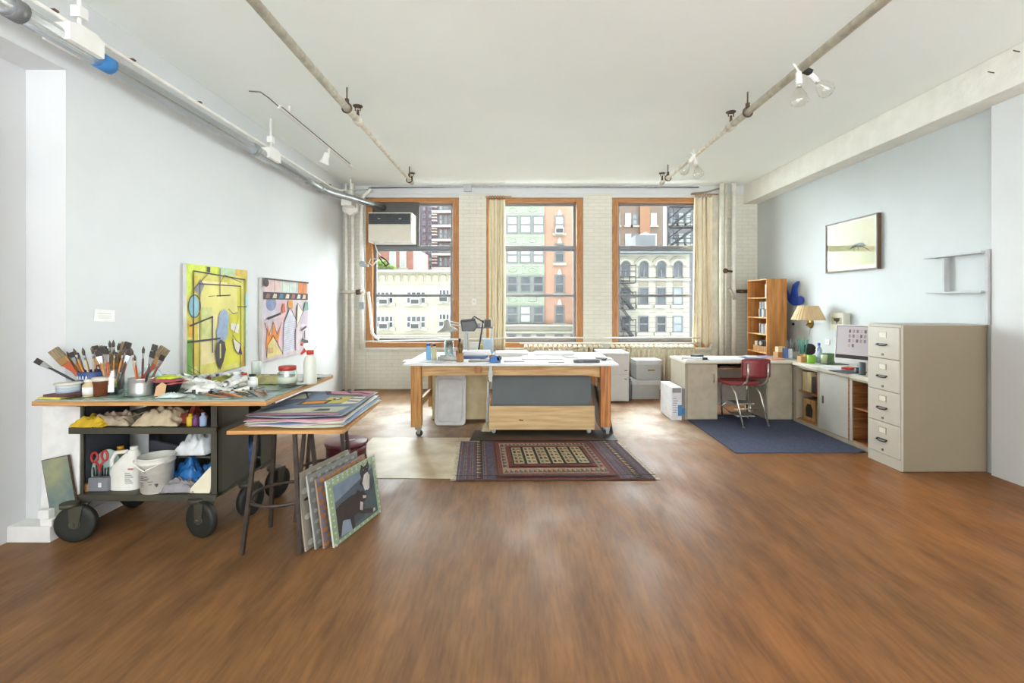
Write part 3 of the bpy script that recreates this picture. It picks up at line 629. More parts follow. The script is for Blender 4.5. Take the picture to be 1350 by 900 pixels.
# ================================================================ left wall: paintings and card
cY, cK, cW = mk('#d9cf4e', .7, var=.14, scale=5, h2='#e3dc7a'), mk('#4a4548', .7), mk('#e4e1da', .7, var=.05)
def P(h, **k): return mk(h, .7, var=k.pop('var', .08), scale=k.pop('scale', 14), **k)
def canvas(name, y0, y1, z0, z1, label, depth=.035):
    o = T(name, (XL, (y0+y1)/2, z0), label, 'painting', 'paintings on the left wall')
    MB(mk('#d8d8d2', .7)).box(XL+.001, XL+depth, y0, y1, z0, z1).obj('canvas', o)
    b = MB().fr((XL+depth, y0, z0), (0, y1-y0, 0), (0, 0, z1-z0)); return o, b
def ell(a, b, ra, rb, n=18, w=None): return [(a+ra*cos(2*pi*k/n), b+rb*sin(2*pi*k/n)) for k in range(n+1)]
XP = XL+.035
yA, yB_ = -XP*FP/(CX-246), -XP*FP/(CX-326)
zT = Z(347, yA); zB_ = Z(500, yA)
o, b = canvas('abstract_painting', yA, yB_, zB_, zT, 'tall yellow abstract painting with black lines and a blue blob on the left wall')
b.r2(cY, 0, 0, 1, 1); b.r2(P('#d8e25a'), 0, .93, .5, 1); b.r2(P('#cfe05a'), 0, .72, .07, 1); b.r2(P('#b4cfa8'), .5, .93, .76, 1); b.r2(P('#d8b85a'), .76, .93, 1, 1)
b.r2(P('#b7d6c6'), .96, 0, 1, .7); b.r2(P('#e8d9a0', scale=4), .2, .1, .62, .86); b.r2(P('#d9d34a', scale=4), .55, .05, .9, .8); b.r2(P('#e6dd86', scale=3), .22, .55, .8, .84)
b.r2(P('#6fa84a'), 0, 0, .065, .34); b.r2(P('#e5ad3c'), .02, .36, .075, .5); b.r2(P('#dfe0da'), .11, .3, .165, .48); b.r2(P('#d9c24a'), .09, .1, .15, .9)
b.r2(P('#cfd38c'), .2, .34, .36, .62); b.r2(P('#d8a13e'), .9, 0, .95, .2); b.r2(P('#a9cfd6'), .95, .62, 1, .76); b.e2(P('#8fbccb'), .09, .63, .075, .1)
b.l2(cK, ell(.1, .63, .085, .1), .008); b.r2(cK, .28, .94, .33, .99)
b.p2(P('#8d8c88'), [(.08, .78), (.18, .87), (.24, .82), (.17, .72)])
b.l2(cK, [(.085, 0), (.085, .94), (.94, .9), (.94, 0)], .013); b.l2(cK, [(.17, 0), (.17, .83), (.86, .83), (.86, 0)], .011); b.l2(cK, [(.08, .78), (.3, .93)], .008)
b.l2(cK, [(.485, .985), (.485, .72)], .011); b.l2(cK, [(.43, .725), (.66, .735)], .011); b.l2(cK, [(.485, .85), (.56, .93), (.86, .87)], .006); b.l2(cK, [(.3, .72), (.4, .725)], .005)
b.p2(P('#9aacc8'), [(.44, .3), (.5, .285), (.58, .3), (.62, .36), (.61, .42), (.64, .5), (.61, .57), (.56, .6), (.5, .58), (.46, .52), (.46, .45), (.42, .4)])
b.p2(P('#e6e4d6'), [(.66, .4), (.8, .35), (.82, .44), (.67, .46)])
b.l2(cK, [(.03, .46), (.36, .53), (.36, .2)], .016); b.l2(cK, [(.0, .32), (.48, .32)], .018)
b.p2(cK, [(.485, .02), (.43, .1), (.4, .2), (.43, .28), (.49, .31), (.56, .28), (.58, .2), (.54, .1)]); b.r2(P('#e6dc8a'), .475, .13, .495, .27)
b.p2(P('#e3e0d4'), [(.7, .3), (.76, .27), (.83, .26), (.84, .2), (.86, .14), (.78, .15), (.74, .19)]); b.p2(cK, [(.8, .15), (.87, .13), (.85, .24)]); b.l2(cK, [(.7, .3), (.74, .19), (.8, .14), (.87, .13), (.84, .24), (.76, .28), (.7, .34)], .007)
b.l2(cK, [(.62, .6), (.7, .55), (.78, .56)], .007); b.l2(cK, [(.78, .62), (.96, .62)], .009); b.l2(cK, [(.8, .62), (.79, .5), (.72, .36)], .005); b.l2(cK, [(.0, .08), (.17, .0)], .006); b.l2(cK, [(.0, .12), (.17, .03)], .005)
b.obj('picture', o)
# second painting
y2, y3 = -XP*FP/(CX-345), -XP*FP/(CX-406)
o, b = canvas('abstract_painting', y2, y3, Z(477, y2), Z(365.5, y2), 'pink and orange abstract painting with a striped cone, nearer the windows on the left wall')
b.r2(P('#cbbbc1', scale=5), 0, 0, 1, 1); b.r2(P('#cdd6cd'), .36, .84, .72, .99); b.r2(P('#dcc0bd'), .06, .84, .36, .99); b.r2(P('#d5844e'), .75, .82, .97, .98); b.r2(P('#ccc6d2', scale=4), .02, .5, .3, .72); b.e2(P('#8592b6'), .17, .69, .1, .09)
b.r2(P('#d9b9c0', scale=4), .3, .1, .48, .72); b.r2(P('#d2c2ca', scale=5), .7, .05, .98, .5); b.r2(P('#bfb0c0', scale=4), .8, .4, .99, .66); b.r2(cK, .02, .74, .99, .83)
for k, h in enumerate(('#8d6a5c', '#c9b8a4', '#4f86a0', '#d8c8b8', '#b4645c', '#cfcbc0', '#d9b29a')): b.p2(P(h), [(.06+k*.13, .755), (.14+k*.13, .757), (.15+k*.13, .81), (.09+k*.13, .815)])
b.p2(P('#df8b3c'), [(.06, .14), (.1, .44), (.16, .28), (.22, .46), (.28, .3), (.36, .44), (.3, .2), (.24, .26), (.2, .14)]); b.l2(cK, [(.04, .46), (.12, .3), (.2, .46), (.28, .3), (.37, .45)], .01); b.l2(cK, [(.08, .06), (.1, .2), (.2, .3), (.4, .04)], .009)
b.p2(P('#d8c98a'), [(.08, .03), (.38, .05), (.2, .27), (.1, .18)]); b.r2(P('#c9a870'), .1, .08, .2, .15)
b.p2(P('#cdcbd6'), [(.4, .04), (.42, .46), (.54, .62), (.68, .46), (.66, .06)]); 
for k in range(14): b.l2(P('#7f87a4'), [(.41, .08+k*.027), (.67, .1+k*.027)], .003)
b.l2(cK, [(.42, .46), (.54, .64), (.69, .46)], .013); b.p2(P('#d99a3e'), [(.5, .64), (.6, .62), (.6, .73), (.5, .73)]); b.p2(P('#e4e0cc'), [(.69, .38), (.72, .68), (.84, .58)]); b.l2(cK, [(.69, .36), (.71, .7), (.84, .58), (.69, .36)], .008)
b.p2(P('#c96a50'), [(.36, .56), (.44, .58), (.42, .7), (.38, .68)]); b.p2(cK, [(.08, .52), (.34, .58), (.34, .55), (.08, .49)]); b.p2(P('#6d9a86'), [(.86, .58), (.98, .6), (.97, .72), (.9, .7)])
b.l2(cK, [(.66, .06), (.66, .34)], .02); b.l2(cK, [(.8, .32), (.92, .36)], .03); b.l2(cK, [(.88, .3), (.88, .2)], .03); b.l2(cK, [(.82, .18), (.96, .14)], .04); b.l2(P('#5b4a4a'), [(.02, .99), (.98, .985)], .02); b.e2(cK, .05, .94, .05, .05)
for k in range(5): b.l2(cK, [(.2+k*.16, .84), (.2+k*.16, .98)], .006)
b.obj('picture', o)
y4 = -XL*FP/(CX-123); y5 = -XL*FP/(CX-150)
b = MB(mk('#efefec', .7)).prism([(0, 0), (1, -.14), (1, .84), (.03, 1)], (XL+.004, y4, Z(423, y4)), (0, y5-y4, 0), (0, 0, .085), .002)
b.fr((XL+.008, y4, Z(423, y4)), (0, y5-y4, 0), (0, 0, .085)); [b.l2(mk('#c5c5c2', .7), [(.15, .6-k*.18), (.85, .55-k*.18)], .0035) for k in range(3)]
b.obj('notice_card', None, 'small white card with faint lines taped to the left wall', 'card')
# ---- niche by the left edge
b = T('wall_hook_board', (-3.2, 2.9, .1), 'tall white board with a hook, standing in the left niche', 'board')
MB(M_wall).box(-3.254, -3.21, 2.74, 2.86, .0, 2.62).obj('board', b, bevel=.004); MB(M_rust).tube([(-3.205, 2.85, 2.60), (-3.18, 2.85, 2.61), (-3.175, 2.85, 2.57), (-3.185, 2.85, 2.53)], .005, 5).obj('hook', b)
MB(mk('#e4e4e2', .5)).cb((-3.0, 3.098, .475), (.25, .016, .745), (-.02, 0, 0)).obj('foam_board', None, 'white panel leaning in the niche behind the cart', 'board', bevel=.006)
MB(mk('#eeeeec', .5)).bar((-3.215, 2.47, .0), (-3.225, 2.62, .45), .03, .06).obj('wood_strip', None, 'thin white wood strip leaning low at the far left edge', 'plank')
for k, (x, z, d) in enumerate(((-3.01, .1, (.08, .05, .045)), (-3.03, .1455, (.07, .045, .055)))):
    MB(mk('#e9e9e6', .5)).cb((x, 3.03, z+.0005+d[2]/2), d).obj('white_block', None, ('small white block on the baseboard end, under another', 'white block stacked on a smaller one at the niche foot')[k], 'block', bevel=.004)
o = T('canvas', (-2.92, 2.9, 0), 'blue green stained canvas leaning beside the front left wheel of the cart', 'painting')
mx = Matrix.Translation((-2.968, 3.062, .315)) @ Euler((-.03, -.2, .0)).to_matrix().to_4x4()
MB(mk('#5b4636', .7, var=.3, scale=40)).box(-.085, .09, -.008, .008, -.20, .21, mx).obj('board', o)
MB(mk('#64797c', .6, h2='#9c9c74', scale=5, bump=.1)).box(-.08, .088, -.0095, -.008, -.196, .206, mx).obj('paint_layer', o)
# ================================================================ the painter's cart
M_ol = mk('#4a483c', .55, .25, var=.12, scale=6); M_oli = mk('#4c5058', .6, .1, var=.1, scale=4); M_rub = mk('#22241f', .6); M_ply = wood('#a9763f', '#c79a62', 5, (.3, .3, 8))
cx0, cx1, cy0, cy1 = -2.90, -1.97, 3.10, 3.84
cart = T('paint_cart', ((cx0+cx1)/2, 3.45, 0), 'olive steel rolling cart with a glass covered plywood top by the left wall', 'cart')
MB(M_ply).box(-2.94, -1.52, 2.85, 3.9, .905, .932).obj('worktop', cart, bevel=.002)
g = MB(mk('#b7cbc2', .12, var=.25, scale=5, h2='#93b0a4', bump=.05)).box(-2.93, -1.53, 2.86, 3.89, .933, .941)
rr = random.Random(5)
g.fr((-2.93, 2.86, .941), (1.4, 0, 0), (0, 1.03, 0), .00002)
for k in range(130):                                        # dried paint on the glass
    a, c_, r_ = rr.random(), rr.random()**1.3, .006+.022*rr.random()
    g.p2(P(rr.choice(['#e8e9e4', '#d9dedb', '#56606a', '#2f3538', '#8fb0a4', '#7d8d63', '#b9a98c', '#4f6f8a', '#cfd4c0'])), [(max(0, min(1, a+(r_*(1+.9*rr.random()))*cos(q*pi/4))), max(0, min(1, c_+r_*.7*(.5+rr.random())*sin(q*pi/4)))) for q in range(8)])
g.obj('glass_sheet', cart)
for x in (cx0, cx1):
    for y in (cy0, cy1):
        s_ = 1 if x == cx0 else -1; t_ = 1 if y == cy0 else -1
        MB(M_ol).box(min(x, x+s_*.045), max(x, x+s_*.045), min(y, y+t_*.005), max(y, y+t_*.005), .25, .904).box(min(x, x+s_*.005), max(x, x+s_*.005), min(y, y+t_*.045), max(y, y+t_*.045), .25, .904).obj('post', cart)
MB(M_ol).box(cx0-.03, cx1+.0, cy0-.02, cy1, .69, .712).box(cx0-.03, cx1, cy0-.026, cy0-.0205, .672, .714).obj('shelf', cart, bevel=.002)
MB(M_ol).box(cx0, cx1, cy0-.02, cy1, .255, .272).box(cx0, cx1, cy0-.022, cy0-.014, .232, .272).obj('shelf', cart, bevel=.002)
MB(M_oli).box(cx0+.05, cx1-.05, cy1-.02, cy1-.012, .28, .9).obj('back_panel', cart); MB(M_oli).box(cx0+.006, cx0+.014, cy0+.05, cy0+.41, .28, .9).obj('side_panel', cart); MB(M_oli).box(cx0+.006, cx0+.014, cy1-.14, cy1-.05, .28, .9).obj('side_panel', cart)
MB(mk('#56544a', .5, .25, var=.14, scale=3)).box(cx1-.012, cx1-.006, cy0+.05, cy0+.37, .24, .9).box(cx1-.012, cx1-.006, cy1-.2, cy1-.05, .24, .9).obj('side_panel', cart)
MB(mk('#3c3b38', .6)).box(cx1-.004, cx1+.05, cy0+.15, cy1-.01, .82, .904).obj('top_rail', cart)
for x in (cx0+.02, cx1-.02): MB(M_ol).prism([(0, 0), (.12, 0), (0, -.1)], (x, cy0-.012, .25), (1 if x < -2.5 else -1, 0, 0), (0, 0, 1), .006).obj('corner_bracket', cart)
def caster(x, y, ang, r=.118):
    c = MB(M_ol).cyl((x, y, .25), (x, y, .225), .05, .05, 12); u = V((cos(ang), sin(ang), 0)); n = V((-sin(ang), cos(ang), 0)); wc = V((x, y, r))+u*.04
    for s_ in (-1, 1): c.prism([(-.03, .115), (.05, .115), (.025, -.02), (-.02, -.02)], wc+n*(.032*s_), u, (0, 0, 1), .006*s_)
    c.cyl(wc-n*.045, wc+n*.045, .012, .012, 8)
    f = c.obj('caster', cart)
    mx = n.to_track_quat('Z', 'Y').to_matrix()
    MB(M_rub).lathe([(r*.62, -.02), (r*.9, -.024), (r, -.015), (r, .015), (r*.9, .024), (r*.62, .02)], wc, 24, mx).obj('tyre', f).parent = f
    MB(mk('#4e5048', .5, .2)).lathe([(1e-4, -.024), (.03, -.026), (.035, -.012), (r*.6, -.012), (r*.64, -.02), (r*.64, .02), (r*.6, .012), (.035, .012), (.03, .026), (1e-4, .024)], wc, 20, mx).obj('hub', f)
    for ch in kids(f): ch.location = (0, 0, 0)
    return f
for a in ((-2.862, 3.01, .2), (-2.1, 3.09, -.3), (-2.84, 3.52, 3.0), (-1.9, 3.68, 1.3), (-1.93, 3.36, 1.35)): caster(*a)
zt, zm, zl = .942, .713, .273                                 # worktop, middle shelf, lower shelf
# ---- brushes: three kinds, every brush an object
hc = ['#a9652f', '#8d3f2a', '#c98a4a', '#5c4030', '#3a3a3c', '#b4532e', '#d8c9a4', '#7a4a2c']
def brush(kind, hcol):
    o = T('paint_brush', (0, 0, 0), 'x', 'paint brush')
    if kind == 0:
        MB(mk(hcol, .4)).tube([(0, 0, 0), (0, 0, .08), (0, 0, .17), (0, 0, .2)], [.003, .0045, .006, .004], 6).obj('handle', o, loc=(0, 0, 0)); MB(mk('#b9bbbc', .3, .8)).tube([(0, 0, .195), (0, 0, .225)], [.0045, .006], 6).obj('ferrule', o, loc=(0, 0, 0))
        MB(mk('#5b5148', .8)).tube([(0, 0, .225), (0, 0, .245), (0, 0, .265)], [.006, .0075, .001], 6).obj('bristles', o, loc=(0, 0, 0))
    elif kind == 1:
        MB(mk(hcol, .4)).prism([(-.008, 0), (.008, 0), (.01, .09), (.022, .14), (-.022, .14), (-.01, .09)], (0, -.005, 0), (1, 0, 0), (0, 0, 1), -.011).obj('handle', o, loc=(0, 0, 0), bevel=.002); MB(mk('#b08a5a', .3, .7)).box(-.025, .025, -.009, .009, .138, .175).obj('ferrule', o, loc=(0, 0, 0), bevel=.002)
        MB(mk('#8d7d63', .85, var=.3, scale=60, stretch=(4, 1, .2))).box(-.026, .026, -.008, .008, .175, .235).obj('bristles', o, loc=(0, 0, 0), bevel=.003)
    else:
        MB(mk(hcol, .4)).tube([(0, 0, 0), (0, 0, .1), (0, 0, .19)], [.004, .007, .006], 6).obj('handle', o, loc=(0, 0, 0)); MB(mk('#c2c4c5', .25, .85)).prism([(-.008, .18), (.008, .18), (.015, .23), (-.015, .23)], (0, -.004, 0), (1, 0, 0), (0, 0, 1), -.008).obj('ferrule', o, loc=(0, 0, 0))
        MB(mk('#3f3a36', .85)).box(-.015, .015, -.004, .004, .23, .265).obj('bristles', o, loc=(0, 0, 0))
    return o
PB = {}
def put_brush(kind, hcol, loc, rot, label, group, sc=1):
    k = (kind, hcol)
    if k not in PB: PB[k] = o = brush(kind, hcol)
    else: o = dup(PB[k])
    o.location = loc; o.rotation_euler = rot; o.scale = (sc,)*3; o['label'] = label; o['group'] = group; return o
def bouquet(c, rad, n, tilt, seed, label, group, kinds=(0, 0, 2, 1), sc=(1, 1.15), bias=(0, 0)):
    q = random.Random(seed)
    for k in range(n):
        a = 2*pi*k/n+q.random()*.6; d = rad*.6*q.random(); t = tilt*(.4+.8*q.random())
        rx, ry = t*sin(a)*-.55+bias[1], t*cos(a)+bias[0]
        put_brush(q.choice(kinds), q.choice(hc), (c[0]+d*cos(a), c[1]+d*sin(a), c[2]+.01), (rx, ry, q.uniform(-.5, .5)), label, group, q.uniform(*sc))
def pot(name, label, cat, c, prof, mat, n=20, group=None, parts=()):
    o = T(name, c, label, cat, group); MB(mat).lathe([(r, z) for r, z in prof], c, n).obj('body', o, recalc=True)
    for nm, m, pr in parts: MB(m).lathe(pr, c, n).obj(nm, o)
    return o
M_tin = mk('#c4c6c4', .28, .85, var=.08); M_clear = glassy('#f1f7f6', .14, .05)
yb = 3.02
def at(px, py, D): return W(px, py, D)
def on(px, D, z=None): return V((X(px, D), D, zt if z is None else z))
# yellow and maroon folder at the left end
o = T('folder', on(60, 2.95), 'maroon and yellow folder lying at the left end of the cart top', 'folder')
MB(mk('#5b3a3f', .6)).prism([(0, 0), (.17, -.02), (.2, .12), (.05, .15)], (-2.9, 2.88, zt+.012), (1, 0, 0), (0, 1, 0), .014).obj('cover', o); MB(mk('#cfc24a', .6, var=.2)).prism([(0, -.02), (.15, -.03), (.16, .1), (.03, .13)], (-2.92, 2.885, zt+.001), (1, 0, 0), (0, 1, 0), .011).obj('pages', o)
o = pot('tub', 'white paint tub with a loose lid near the left end of the cart top', 'tub', on(90, 2.97), [(.045, 0), (.055, .005), (.06, .075), (.055, .075)], mk('#cfd5d6', .4, var=.1), 20, None, (('label', mk('#a9b6c0', .5), [(.0575, .02), (.0605, .06)]), ('lid', mk('#d8d6c8', .5), [(.07, .076), (.07, .084), (1e-4, .086)])))
# blue can with brushes
c = on(124, 3.12)
o = pot('paint_can', 'blue paint can with white lettering, crammed with brushes at the left', 'can', c, [(.08, 0), (.085, .004), (.085, .135), (.08, .14), (.079, .01), (1e-4, .01)], mk('#31497f', .35), 24)
b = MB(mk('#e7e9ee', .5))
for k in range(5): a = -pi/2-.6+k*.22; p = c+V((.0865*cos(a), .0865*sin(a), .09)); t_ = V((-sin(a), cos(a), 0)); b.prism([(-.007, 0), (-.003, 0), (0, .015), (.003, 0), (.007, 0), (.002, .026), (-.002, .026)], p, t_, (0, 0, 1), .001)
b.obj('lettering', o)
bouquet(c+V((0, 0, .01)), .07, 15, .5, 1, 'paint brush standing in the blue can at the left of the cart', 'brushes in the blue can', (0, 0, 1, 2), (.95, 1.1), (-.12, .05))
put_brush(1, '#b4532e', c+V((-.03, -.03, .06)), (.1, -.62, .2), 'wide tan brush leaning furthest left out of the blue can', 'brushes in the blue can', 1.2)
put_brush(2, '#3a3a3c', c+V((-.03, -.05, .05)), (.25, -.9, .1), 'grey handled brush tilted low to the left out of the blue can', 'brushes in the blue can', 1.1)
# glass jar bunch behind
c = on(160, 3.1)
o = pot('glass_jar', 'clear glass jar with a white label, full of brushes in the middle of the row', 'jar', c+V((0, -.06, 0)), [(.052, 0), (.056, .004), (.056, .12), (.04, .15), (.042, .165), (.038, .165), (.037, .15), (.052, .12), (.052, .008), (1e-4, .008)], M_clear, 20)
cc = c+V((0, -.06, 0)); b = MB(mk('#e6e6e0', .5)); b.grid(lambda u, v: cc+V((.0575*cos(-pi/2-.75+1.5*u), .0575*sin(-pi/2-.75+1.5*u), .02+.09*v)), 8, 1); b.m(mk('#8c8672', .6)).grid(lambda u, v: cc+V((.0582*cos(-pi/2-.3+.6*u), .0582*sin(-pi/2-.3+.6*u), .065+.035*v)), 6, 1); b.obj('label', o)
bouquet(cc+V((0, 0, .01)), .05, 11, .42, 2, 'dark brush standing in the labelled glass jar', 'brushes in the glass jar', (0, 2, 0, 2), (.95, 1.1), (.02, -.05))
c2 = on(150, 3.2); pot('brush_jar', 'brown jar holding brushes behind the labelled glass jar', 'jar', c2, [(.055, 0), (.06, .13), (.055, .13), (.05, .01), (1e-4, .01)], mk('#5d4636', .4))
bouquet(c2, .05, 12, .5, 7, 'paint brush in the brown jar at the back of the row', 'brushes in the brown jar', (0, 1, 1, 2), (1.1, 1.3), (0, .05))
put_brush(1, '#4a4038', c2+V((.02, 0, .06)), (0, .22, .3), 'large dark palette knife shaped brush above the glass jar', 'brushes in the brown jar', 1.12)
# tin can
c = on(187, 3.0)
pf = [(.066, 0), (.07, .004)]+[(.07 if k % 2 else .067, .02+k*.01) for k in range(8)]+[(.07, .105), (.072, .112), (.067, .112), (.066, .01), (1e-4, .01)]
o = pot('tin_can', 'ribbed silver tin can holding brushes, right end of the brush row', 'can', c, pf, M_tin, 24)
bouquet(c, .05, 7, .35, 3, 'slim brush standing in the ribbed tin can', 'brushes in the tin can', (0, 0, 2), (1, 1.15), (.2, .05))
put_brush(1, '#a84a3c', c+V((-.035, .02, .06)), (.1, .62, .15), 'wide red scraper leaning right between tin can and glass jar', 'brushes in the tin can', 1.25)
put_brush(2, '#a9652f', c+V((.04, -.03, .05)), (.1, .32, 0), 'orange handled brush leaning right in the tin can', 'brushes in the tin can', 1.1)
# small bottles in front
def bottle(name, label, cat, c, r, h, mat, cap, labelm=None, group=None, neck=.45):
    o = T(name, c, label, cat, group); MB(mat).lathe([(r*.9, 0), (r, h*.03), (r, h*.68), (r*neck, h*.82), (r*neck, h*.9), (1e-4, h*.9)], c, 16).obj('body', o)
    MB(cap).lathe([(r*neck*1.15, h*.86), (r*neck*1.15, h), (1e-4, h)], c, 12).obj('cap', o)
    if labelm: MB(labelm).lathe([(r*1.012, h*.14), (r*1.012, h*.58)], c, 16).obj('label', o)
    return o
bottle('medium_bottle', 'short clear bottle with white label in front of the blue can', 'bottle', on(118, 2.96), .035, .105, mk('#c9b58c', .2), mk('#e5e2d8', .4), mk('#e8e8e4', .5), None, .7)
pot('glass_jar', 'amber jar with a cream lid in front of the brushes', 'jar', on(134, 2.99), [(.045, 0), (.047, .09), (.047, .095)], mk('#6b3a22', .15, var=.2), 18, None, (('lid', mk('#d9d4c6', .4), [(.049, .095), (.049, .115), (1e-4, .116)]),))
pot('glass_jar', 'squat dark jar with a yellow label left of the labelled glass jar', 'jar', on(146, 3.03), [(.036, 0), (.036, .105), (1e-4, .106)], mk('#2d2c28', .3), 18, None, (('label', mk('#d9c63a', .5), [(.0368, .045), (.0368, .1)]),))
pot('tumbler', 'small clear tumbler between glass jar and tin can', 'glass', on(172, 2.99), [(.03, 0), (.034, .085), (.032, .085), (.029, .006), (1e-4, .006)], M_clear, 16)
pot('vase', 'pale blue glass jar behind the tin can', 'jar', on(198, 3.16), [(.05, 0), (.06, .02), (.065, .1), (.05, .13), (.035, .14), (.038, .155)], mk('#b9d6de', .15, var=.05), 20)
c = on(221, 3.08)
pot('bowl', 'black plastic bowl with sponges, right of the brush row', 'bowl', c, [(.05, 0), (.06, .004), (.088, .075), (.093, .08), (.086, .08), (.058, .01), (1e-4, .01)], mk('#23252a', .35), 24)
MB(mk('#b9545a', .8, bump=.3)).grid(rag(c+V((0, 0, .06)), .085, .08, .05, 3, .2, 14, 14), 14, 14).obj('sponge', None, 'pink sponge heaped in the black bowl', 'sponge')
MB(mk('#bcc93c', .8, bump=.3)).grid(rag(c+V((-.01, .01, .09)), .06, .05, .04, 5, .2), 12, 12).obj('sponge', None, 'lime green sponge on top of the pink one in the black bowl', 'sponge')
MB(mk('#c9a27a', .7)).prism([(-.03, 0), (.035, 0), (.03, .07), (0, .085), (-.03, .06)], on(210, 2.95)+V((0, 0, .003)), (1, 0, 0), (0, .3, .95), .004).obj('torn_card', None, 'torn tan card standing before the black bowl', 'card')
# pile of paint tubes
def tube_obj(capm, bodym):
    o = T('paint_tube', (0, 0, 0), 'x', 'paint tube'); b = MB(bodym)
    def fn(u, v):
        a = 2*pi*v; z = u; r = .016
        ry = r*(1-u)**.55+.0015; rx = r+.006*u
        return V((rx*cos(a), -.05+.1*u, .017*(1-u)**.5+.003+ry*sin(a)))
    b.grid(fn, 6, 12).obj('body', o, loc=(0, 0, 0)); MB(capm).cyl((0, -.052, .018), (0, -.068, .018), .009, .008, 10).obj('cap', o, loc=(0, 0, 0)); return o
cols = ['#e6e6e2', '#dfe2e0', '#cfd3d4', '#e9e8e0', '#b9bfc2', '#d8dccf']
tubes = [tube_obj(mk(ch, .4), mk(cb_, .35, .2 if k % 2 else .0, var=.15, scale=30)) for k, (cb_, ch) in enumerate(zip(cols, ['#2a2a2c', '#e5e5e0', '#8d2f2a', '#33506f', '#1f1f22', '#e8e6df']))]
rr = random.Random(21); first = set()
for k in range(46):
    i = rr.randrange(6); D = rr.uniform(3.0, 3.55); px = rr.uniform(238, 322)-(D-3)*8; lay = rr.choice((0, 0, 1, 1, 2)) if D > 3.1 else 0
    o = tubes[i] if i not in first else dup(tubes[i]); first.add(i)
    o.location = (X(px, D), D, zt+.001+lay*.026); o.rotation_euler = (rr.uniform(-.25, .25)*(lay > 0), rr.uniform(-.3, .3)*(lay > 0), rr.uniform(0, 6.28)); o.scale = (rr.uniform(.9, 1.4),)*3
    o['label'] = 'white paint tube in the heap at the middle of the cart top'; o['group'] = 'paint tubes heaped on the cart top'
for i, t in enumerate(tubes):
    if i not in first: bpy.data.objects.remove(t)
for k, (px, D, rx, ry, h, m, lab) in enumerate(((300, 3.4, .2, .14, .07, '#b3b658', 'yellow green paint rag behind the heap of tubes'), (356, 3.5, .16, .12, .07, '#a8a473', 'dull olive rag left of the red lidded jar'), (275, 3.15, .09, .08, .07, '#e3e4e0', 'crumpled white paper between the tubes and the loose brushes'), (240, 3.3, .12, .1, .06, '#d6d3c8', 'crumpled grey white paper right of the black bowl'), (226, 2.93, .07, .035, .03, '#cfe0da', 'curled pale green paper scrap before the black bowl'))):
    MB(mk(m, .85, var=.2, scale=14)).grid(rag((X(px, D), D, zt+.001), rx, ry, h, k*3+1, .45), 24, 24).obj('paint_rag' if 'rag' in lab else 'crumpled_paper', None, lab, 'rag' if 'rag' in lab else 'paper', solid=.003)
for k, (px, D, rz) in enumerate(((292, 2.93, 1.15), (303, 2.94, 1.0), (313, 2.95, 1.05), (322, 2.96, .9), (333, 2.97, .8), (340, 3.0, .75), (327, 3.06, 1.1), (346, 2.98, .6))):
    put_brush((0, 0, 2, 0, 2, 0, 0, 2)[k], hc[k % 8], (X(px, D)+.06, D-.06, zt+.012), (-pi/2+.03, 0, rz), 'loose brush lying near the right front of the cart glass', 'loose brushes on the cart glass')
bottle('medicine_bottle', 'small white bottle with a black cap among the paint tubes', 'bottle', on(333, 3.22), .032, .1, mk('#d6dad9', .3), M_blk, mk('#e8e8e6', .5), None, .6)
bottle('medicine_bottle', 'small clear bottle with a red cap left of the black capped one', 'bottle', on(322, 3.28), .03, .1, mk('#c7cdcc', .2), mk('#b3312c', .4), None, None, .55)
bottle('medicine_bottle', 'squat clear plastic bottle among the tubes, left of the red capped one', 'bottle', on(312, 3.25), .035, .11, mk('#cdd5d6', .2), mk('#dcdedb', .4), None, None, .5)
MB(mk('#c6cfc9', .25)).lathe([(.03, 0), (.035, .13), (.03, .14)], on(338, 3.62), 14).obj('beaker', None, 'pale plastic beaker at the back, above the black capped bottle', 'beaker')
c = on(379, 3.3)
o = pot('glass_jar', 'square glass jar with a red lid near the right end of the cart', 'jar', c, [(.058, 0), (.062, .006), (.062, .1), (.05, .12), (.05, .125), (.046, .12), (.057, .1), (.057, .01), (1e-4, .01)], M_clear, 20, None, (('lid', mk('#a8372f', .35), [(.058, .118), (.058, .142), (.054, .146), (1e-4, .146)]), ('label', mk('#b9c0b2', .5), [(.0628, .03), (.0628, .075)])))
MB(mk('#77705c', .8, var=.3, scale=60)).lathe([(.055, .011), (.055, .04), (1e-4, .045)], c, 16).obj('nails', o)
c = on(409, 3.42)
o = T('spray_bottle', c, 'tall translucent spray bottle with a red collar, right end of the cart', 'bottle')
MB(mk('#d3d6cc', .3, var=.03)).lathe([(.042, 0), (.046, .01), (.046, .15), (.036, .19), (.02, .21), (.02, .22), (1e-4, .22)], c, 20).obj('body', o)
MB(mk('#b23a2c', .4)).lathe([(.024, .213), (.024, .24), (.018, .245)], c, 16).obj('collar', o)
MB(mk('#e7e7e2', .4)).prism([(-.03, 0), (.03, 0), (.05, .03), (.02, .055), (-.045, .05), (-.05, .035)], c+V((0, .012, .245)), (1, 0, 0), (0, 0, 1), .024).obj('spray_head', o, bevel=.004); MB(mk('#b23a2c', .4)).prism([(-.04, .0), (-.025, .005), (-.03, -.035), (-.06, -.06), (-.07, -.05), (-.05, -.025)], c+V((0, .006, .27)), (1, 0, 0), (0, 0, 1), .012).cyl(c+V((-.05, 0, .285)), c+V((-.066, 0, .287)), .011, .012, 10).obj('trigger', o)
for k, (px, D, m, lab) in enumerate(((395, 3.4, '#d9dcd6', 'white saucer behind the red lidded jar'), (425, 3.72, '#e2e2de', 'small white tray at the far right corner of the cart'))): MB(mk(m, .4)).lathe([(.04, 0), (.07, .01), (.068, .013), (.04, .004), (1e-4, .004)], on(px, D)+V((0, 0, .0005)), 20).obj('saucer', None, lab, 'saucer')
